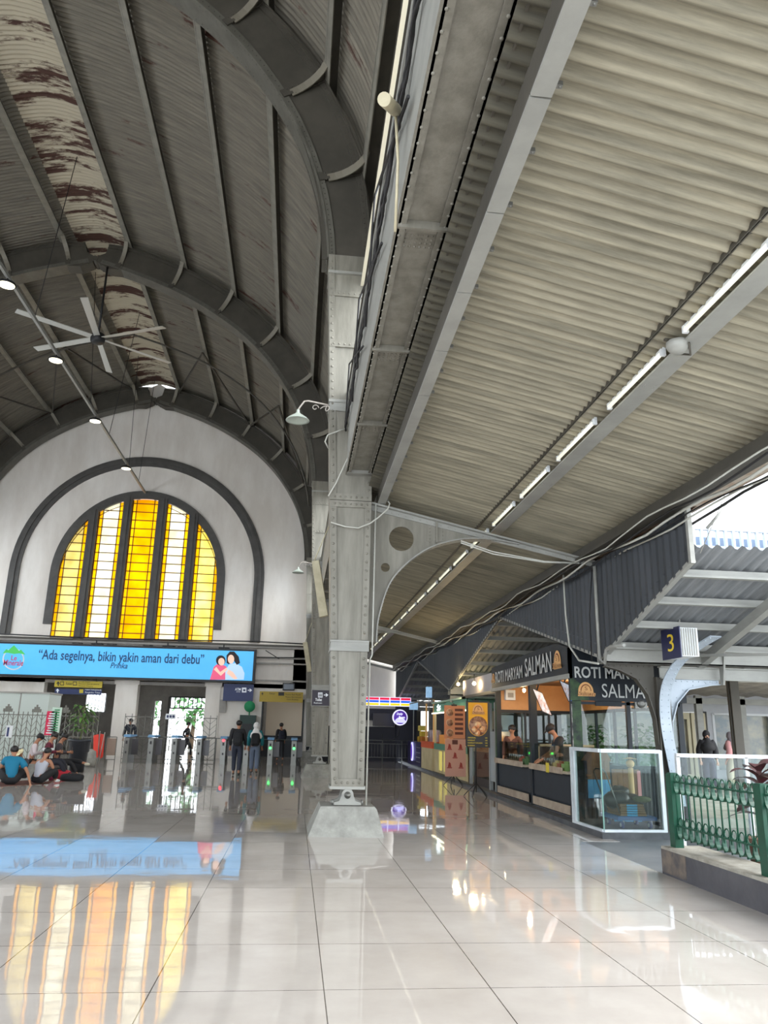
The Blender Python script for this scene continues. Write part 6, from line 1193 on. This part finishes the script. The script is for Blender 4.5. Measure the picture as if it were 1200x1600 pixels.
# purple stall
pur = mat('deep purple panel', (30, 24, 66), .4); purl = mat('purple sign face', (80, 44, 160), .4, emit=.2); lilac = mat('lilac glow', (190, 190, 255), .4, emit=.3)
r = thing('purple_stall', 'dark purple stall counter with an oval sign facing the aisle', 'stall', (5.4, 33.5, kb)); b = MB(); b.box(5.02, 6.0, 31.6, 35.2, kb, 1.02); b.build('counter_front', pur, r)
b = MB(); b.lathe([(.0, .05), (.3, .05), (.3, 0)], (5.0, 33.6, .62), 24, (-1, 0, 0)); b.v = [(v[0], 33.6+(v[1]-33.6)*.9, .62+(v[2]-.62)*1.25) for v in b.v]; b.build('sign_rim', lilac, r); b = MB(); b.lathe([(.0, .06), (.24, .06), (.24, .0)], (5.0, 33.6, .62), 24, (-1, 0, 0)); b.v = [(v[0], 33.6+(v[1]-33.6)*.9, .62+(v[2]-.62)*1.25) for v in b.v]; b.build('sign_disc', purl, r)
b = MB()
for z in (.25, .42, .6, .8): b.box(5.0, 5.02, 31.7, 32.6, z, z+.015)
b.build('trim_lines', silver, r)
for k, (x, y, z, c) in enumerate(((5.2, 33.2, 1.02, (190, 150, 40)), (5.2, 32.4, 1.02, (200, 120, 30)), (5.25, 32.9, 1.24, (210, 180, 60)), (5.25, 33.3, 1.46, (220, 200, 90)))): b = MB(); b.box(x, x+.3, y, y+.5, z, z+.2); b.box(x+.02, x+.28, y+.05, y+.45, z+.2, z+.215); tag(b.build('snack_carton', mat('carton %d' % k, c, .6)), '%s yellow carton stacked on the purple stall' % ['lower left', 'lower right orange', 'middle', 'topmost pale'][k], 'carton')
# round purple sign
YF = 36.5; q = P(625, 1121, y=YF); r = thing('round_sign', 'round glowing purple and white sign on a stalk in the far aisle', 'sign', q); b = MB(); b.lathe([(0, .06), (.35, .06), (.36, 0), (0, 0)], q, 32, (0, -1, 0)); b.build('sign_rim', mat('white sign glow', (225, 225, 250), .4, emit=.25), r)
b = MB(); b.lathe([(0, .08), (.3, .08), (.3, .05)], q, 32, (0, -1, 0)); b.build('sign_disc', purl, r); b = MB(); b.prism([q+Vector((.26*math.cos(t), -.085, -.3+.24*math.sin(t)+.06)) for t in [math.pi*i/14+.0 for i in range(15)]], (0, -.004, 0)); b.build('swirl', lilac, r)
text('Daily', (q.x-.17, q.y-.085, q.z+.08), (1, 0, 0), (0, 0, 1), .3, .13, mat('white sign glow', 0), r, bold=.03, shear=.2); text('Boom', (q.x-.06, q.y-.085, q.z-.05), (1, 0, 0), (0, 0, 1), .28, .12, mat('white sign glow', 0), r, bold=.03)
b = MB(); b.tube([q+Vector((0, .05, -.35)), q+Vector((-.05, .05, -.8)), q+Vector((-.3, .05, -1.0)), q+Vector((-.8, .05, -1.0)), q+Vector((-.8, .05, -.75))], .03, 6); b.build('stalk', black, r)
# striped shop sign, dark screen, barrier
a = P(560, 1088, y=37.5); c = P(642, 1104, y=37.5); r = thing('striped_sign', 'long shop sign glowing in red, blue and yellow stripes', 'sign', ((a.x+c.x)/2, 37.5, c.z)); z0, z1 = c.z, a.z; b = MB(); b.box(a.x, c.x, 37.5, 37.8, z0, z1); b.build('sign_box', mat('white sign glow', 0), r); h = (z1-z0)
for i in range(5):
    xx = a.x+.02+(c.x-a.x)*i/5
    for nm2, f0, f1, cc in (('red_stripe', .68, .93, (206, 22, 64)), ('blue_stripe', .38, .62, (30, 90, 230)), ('yellow_stripe', .06, .3, (244, 196, 30))): b = MB(); b.box(xx, xx+(c.x-a.x)/5-.05, 37.48, 37.5, z0+h*f0, z0+h*f1); b.build(nm2, mat(nm2, cc, .4, emit=.28), r)
a = P(583, 1114, y=38.3); c = P(616, 1135, y=38.3); b = MB(); b.box(a.x, c.x, 38.3, 38.4, c.z, a.z); tag(b.build('wall_screen', mat('dark blue screen', (14, 18, 40), .3)), 'dark switched off screen on the wall at the end of the aisle', 'screen')
b = MB(); b.box(.6, 5.2, 38.7, 38.95, 0, 1.6); tag(b.build('dark_shelving', mat('dark shop interior', (26, 28, 40), .6)), 'dark shop front at the end of the aisle', 'shop front')
b = MB(); b.box(3.0, 5.0, 38.5, 38.9, 1.9, 2.45); b.box(4.9, 5.9, 38.4, 38.9, 0, 3.0); tag(b.build('dark_shelving', mat('dark shop interior', 0)), 'dark shelves right of the switched off screen', 'shelves')
q0 = P(568, 1190, y=36.6); q1 = P(645, 1190, y=36.6); r = thing('crowd_barrier', 'low grey metal barrier across the end of the aisle', 'barrier', ((q0.x+q1.x)/2, 36.6, 0)); b = MB()
for z in (1.0, .85, .25): b.tube([(q0.x, 36.6, z), (q1.x, 36.6, z)], .015, 6)
for xx in (q0.x, q0.x+.85, q0.x+1.75, q1.x): b.tube([(xx, 36.6, 0), (xx, 36.6, 1.0)], .022, 6)
b.build('frame', chrome, r); b = MB(); n = 16
for i in range(n): xx = q0.x+(q1.x-q0.x)*(i+.5)/n; b.tube([(xx, 36.6, .25), (xx, 36.6, .85)], .009, 5)
b.build('bars', chrome, r)
# menu stands
def stand_board(x0, x1, z0, z1, y, m, lab, foot):
    r = thing('menu_stand', lab, 'menu stand', (foot.x, y, 0)); b = MB(); b.box(x0, x1, y, y+.02, z0, z1); bd = b.build('board', m, r); b = MB(); b.cyl((foot.x, y+.05, .1), (foot.x, y+.05, z1+.06), .014, 8); b.box(foot.x-.08, foot.x+.08, y-.01, y+.05, z1-.02, z1+.03)
    for a in (0.3, 1.7, 2.8, 4.2, 5.4): b.tube([(foot.x, y+.05, .3), (foot.x+.2*math.cos(a), y+.05+.2*math.sin(a), .12), (foot.x+.3*math.cos(a), y+.05+.3*math.sin(a), .01)], .01, 5)
    b.build('tripod', black, r); return bd
brn = mat('terracotta banner', (186, 124, 92), .7); dbr = mat('dark brown print', (84, 44, 36), .7); f1 = P(710, 1228, z=0); f2 = P(745, 1245, z=0)
r = stand_board(4.27, 4.88, 1.28, 2.2, f1.y, brn, 'brown menu banner with round pictures on a tripod, nearer the mint stall', f1); b = MB(); b.box(4.29, 4.89, f1.y-.005, f1.y, .25, 1.27); lb2 = b.build('lower_board', mat('dusty pink banner', (186, 140, 124), .7), r.parent)
for i in range(3): c = Vector((4.43, f1.y-.01, 2.0-.28*i)); b = MB(); b.lathe([(0, .002), (.105, .002), (.105, 0)], c, 20, (0, -1, 0)); b.build('picture_ring', mat('pale ring', (206, 170, 140), .7), r); b = MB(); b.lathe([(0, .006), (.09, .006), (.09, 0)], c, 20, (0, -1, 0)); b.build('round_picture', mat('food picture', (110, 66, 56), .6, rgb2=(190, 150, 120), scale=14), r)
for i in range(6): b = MB(); b.box(4.58, 4.82, f1.y-.006, f1.y, 2.04-.13*i, 2.11-.13*i); b.build('printed_block', dbr, r)
for x, z in ((4.42, 1.05), (4.74, 1.05), (4.58, .82), (4.42, .55), (4.75, .55)): b = MB(); b.prism([(x-.05, f1.y-.008, z-.05), (x+.05, f1.y-.008, z-.05), (x+.03, f1.y-.008, z+.06), (x-.02, f1.y-.008, z+.09)], (0, -.003, 0)); b.box(x-.07, x+.07, f1.y-.011, f1.y-.006, z-.08, z-.055); b.build('printed_sketch', mat('rust red print', (140, 50, 40), .7), lb2)
b = MB(); b.box(4.5, 4.66, f1.y-.008, f1.y, 1.12, 1.24); b.build('printed_block', dbr, r)
r = stand_board(4.14, 4.72, 1.12, 2.2, f2.y, mat('charcoal poster', (34, 36, 42), .5), 'yellow and charcoal food poster on a tripod in front of the cabinet', f2); y_ = f2.y
b = MB(); b.prism([(4.19, y_-.004, 2.17), (4.67, y_-.004, 2.17)]+[(4.43+.24*math.cos(t), y_-.004, 1.62+.24*math.sin(t)) for t in [-math.pi*i/14 for i in range(15)]], (0, .003, 0)); b.build('yellow_field', mat('poster yellow', (228, 166, 30), .6), r)
b = MB(); b.lathe([(0, .008), (.23, .008), (.23, 0)], (4.43, y_, 1.62), 28, (0, -1, 0)); b.build('food_picture', mat('food picture', 0), r)
for x, z, s in ((4.43, 1.64, .085), (4.34, 1.54, .07), (4.53, 1.55, .075), (4.42, 1.46, .06)): b = MB(); b.lathe([(0, .012), (s, .012), (s, 0)], (x, y_, z), 16, (0, -1, 0)); b.build('plate_picture', mat('plate print', (226, 196, 150), .6, rgb2=(210, 120, 70), scale=18), r)
breadlogo((4.27, y_-.01, 1.86), (1, 0, 0), .32, r)
for i, (s_, w_) in enumerate((('ORIGINAL', .2), ('COKELAT', .18), ('COKELAT KACANG', .36), ('DURIAN', .17))): text(s_, (4.17, y_-.006, 1.33-.06*i), (1, 0, 0), (0, 0, 1), w_, .028, yel, r, bold=.02); text('15K', (4.6, y_-.006, 1.33-.06*i), (1, 0, 0), (0, 0, 1), .06, .028, yel, r, bold=.02)
# ================================================================ PLATFORM SIDE beyond the railing
r = thing('platform_building', 'pale building with cream doors and white framed panes across the platform', 'building', (14, 24, 0))
bw = mat('pale building wall', (200, 202, 206), .8, rgb2=(184, 186, 192), scale=1); b = MB(); Yb = 24.0
b.prism([(7.2, Yb, .0), (30, Yb, 0), (30, Yb, 3.2), (7.2, Yb, 3.2)], (0, .3, 0), [[(11.95, Yb, .2), (13.0, Yb, .2), (13.0, Yb, 2.25), (11.95, Yb, 2.25)], [(13.2, Yb, .5), (15.1, Yb, .5), (15.1, Yb, 2.2), (13.2, Yb, 2.2)], [(15.4, Yb, .5), (19, Yb, .5), (19, Yb, 2.2), (15.4, Yb, 2.2)], [(8, Yb, .6), (11.5, Yb, .6), (11.5, Yb, 2.2), (8, Yb, 2.2)]]); b.build('wall', bw, r)
crm = mat('cream door frame', (214, 204, 172), .6)
for x0, x1 in ((11.98, 12.45), (12.5, 12.97)): b = MB(); b.prism([(x0, Yb+.05, .2), (x1, Yb+.05, .2), (x1, Yb+.05, 2.2), (x0, Yb+.05, 2.2)], (0, .05, 0), [[(x0+.1, Yb+.05, .35), (x1-.1, Yb+.05, .35), (x1-.1, Yb+.05, 2.0), (x0+.1, Yb+.05, 2.0)]]); b.build('door', crm, r)
wg = mat('window glass dark', (120, 134, 140), .2, .0, rgb2=(186, 180, 160), scale=1.6)
for x0, x1 in ((13.2, 15.1), (15.4, 19), (8, 11.5)):
    b = MB(); b.box(x0, x1, Yb-.03, Yb, 2.15, 2.22); b.box(x0-.04, x0+.04, Yb-.03, Yb, .5, 2.2); b.box(x1-.04, x1+.04, Yb-.03, Yb, .5, 2.2); b.box((x0+x1)/2-.03, (x0+x1)/2+.03, Yb-.03, Yb, .5, 2.2); b.build('window_frame', white, r)
b = MB(); b.box(7.3, 29, Yb+.15, Yb+.18, .2, 2.2); b.build('glass_panes', wg, r)
b = MB(); b.box(7.2, 30, Yb-.5, Yb, 3.2, 3.3); b.box(7.2, 30, 23.1, 23.14, 2.45, 2.62); b.build('roof_edge', steelL, r)
for x in (12.2, 13.6, 17): b = MB(); b.box(x, x+.2, 23.1, 23.25, 0, 2.7); b.build('pilaster', steelL, r)
b = MB(); N = 160; vs = []
for i in range(N+1):
    x = 7+22*i/N; w = .03*math.sin(i*math.pi/2.5*1.0); vs += [(x, 19.0, 3.1+w), (x, 24, 2.75+w)]
b.add(vs, [(i*2, i*2+2, i*2+3, i*2+1) for i in range(N)], True); tag(b.build('platform_roof', mat('pale corrugated roof', (176, 168, 156), .7, rgb2=(150, 144, 136), scale=3)), 'pale corrugated roof over the platform beyond the railing', 'roof')
b = MB(); b.box(7, 29, 15.4, 15.5, 2.75, 2.95); b.box(7, 29, 18.9, 19.0, 2.85, 3.1); tag(b.build('platform_beam', steelL), 'pale double beam at the edge of the platform roof', 'beam')
q = P(1151, 1130, y=15.2); 
for k, x in enumerate((q.x, q.x+4.5)): b = MB(); b.box(x-.09, x+.09, 15.15, 15.3, -.05, 2.9); b.box(x-.12, x+.12, 15.2, 15.24, -.05, 2.9); tag(b.build('platform_column', steelD), '%s dark steel column holding the platform roof' % ['nearer', 'right hand'][k], 'column')
# glass barrier in front of the platform
r = thing('glass_barrier', 'white framed glass barrier beyond the green railing', 'barrier', (6.5, 10.7, 0)); b = MB(); b.box(5.28, 9.5, 10.66, 10.72, 1.21, 1.26); b.build('top_rail', wf, r)
for x in (5.3, 6.3, 7.3, 8.3, 9.4): b = MB(); b.box(x-.025, x+.025, 10.66, 10.72, -.05, 1.22); b.build('post', wf, r)
for x in (5.3, 6.3, 7.3, 8.3): b = MB(); b.box(x+.03, x+.97, 10.688, 10.692, .15, 1.2); b.build('glass_pane', glass, r)
q = P(1105, 1170, y=20); person('person in black headscarf and black clothes standing on the platform, facing the hall', (q.x, 20, .1), math.pi-.2, stand(), dict(top=M_('black dress', (24, 24, 30)), legs=M_('navy skirt', (36, 40, 60)), hijab=M_('black scarf', (22, 22, 26)), hair=False, loose=.05, skin=skin2), 1.52)
q = P(1143, 1170, y=21); person('person in pink top beyond the dark platform column, seen from behind', (q.x, 21, .1), .5, stand(.1, .1), dict(top=M_('pink blouse', (206, 150, 150)), legs=M_('beige trousers', (196, 186, 160)), hijab=M_('grey scarf', (120, 112, 116)), hair=False, loose=.05), 1.5)
# tall backdrop building with white grille parapet
r = thing('office_building', 'tall pale building with a white grille parapet above the canopy roof', 'building', (30, 35, 0)); b = MB(); b.box(17.5, 60, 35.6, 44, -.1, 9.55); b.build('block', mat('hazy white wall', (150, 158, 166), .8), r)
b = MB()
for z in (9.6, 10.55, 11.5): b.box(17.5, 60, 35.3, 35.5, z-.07, z+.07)
for i in range(72): x = 17.6+i*.42; b.box(x-.05, x+.05, 35.25, 35.45, 9.6, 11.5)
b.build('grille', mat('white grille', (176, 186, 196), .7), r)
b = MB(); b.box(17.5, 60, 36.2, 36.4, 9.4, 11.3); b.build('rear_wall', mat('pale blue wall', (104, 120, 142), .8), r)
r = thing('station_building', 'long pale building behind the stalls', 'building', (16, 36, 0)); b = MB(); b.box(12.5, 17, 26, 58, -.1, 5.6); b.box(12.3, 17.2, 25.8, 58, 5.6, 5.8); b.build('block', mat('pale grey render', (168, 168, 164), .8, rgb2=(148, 148, 146), scale=.8), r)
for i in range(8): b = MB(); b.box(12.44, 12.5, 27+i*3.6, 28.4+i*3.6, .9, 2.6); b.build('window', wg, r)
# plants between kiosk and platform
rnd = random.Random(11)
for k in range(12):
    x = 7.3+rnd.random()*.7; y = 16.2+k*.65; kind = k % 2; r = thing('shrub', 'green %s behind the stalls, %s in the row from the viewer' % (['fountain palm', 'bushy shrub'][kind], ['first', 'second', 'third', 'fourth', 'fifth', 'sixth', 'seventh', 'eighth', 'ninth', 'tenth', 'eleventh', 'twelfth'][k]), 'plant', (x, y, 0))
    b = MB(); b.lathe([(0, 0), (.2, 0), (.25, .45), (.2, .45), (0, .42)], (x, y, 0), 14); b.build('pot', mat('white pot', (196, 196, 190), .6), r); b = MB()
    for i in range(46 if kind == 0 else 110):
        a = rnd.random()*6.28
        if kind == 0: leaf(b, (x, y, .5+rnd.random()*.4), (math.cos(a), math.sin(a), 1.4+rnd.random()), .9+.4*rnd.random(), .03, droop=.55)
        else: e = rnd.random(); leaf(b, (x+.3*e*math.cos(a), y+.3*e*math.sin(a), .6+rnd.random()*1.1), (math.cos(a), math.sin(a), rnd.random()), .2, .05)
    o = b.build('leaves', mat(['palm green', 'shrub green'][kind], [(120, 160, 90), (84, 130, 66)][kind], .5, rgb2=(70, 110, 56), scale=4), r); o['kind'] = 'stuff'
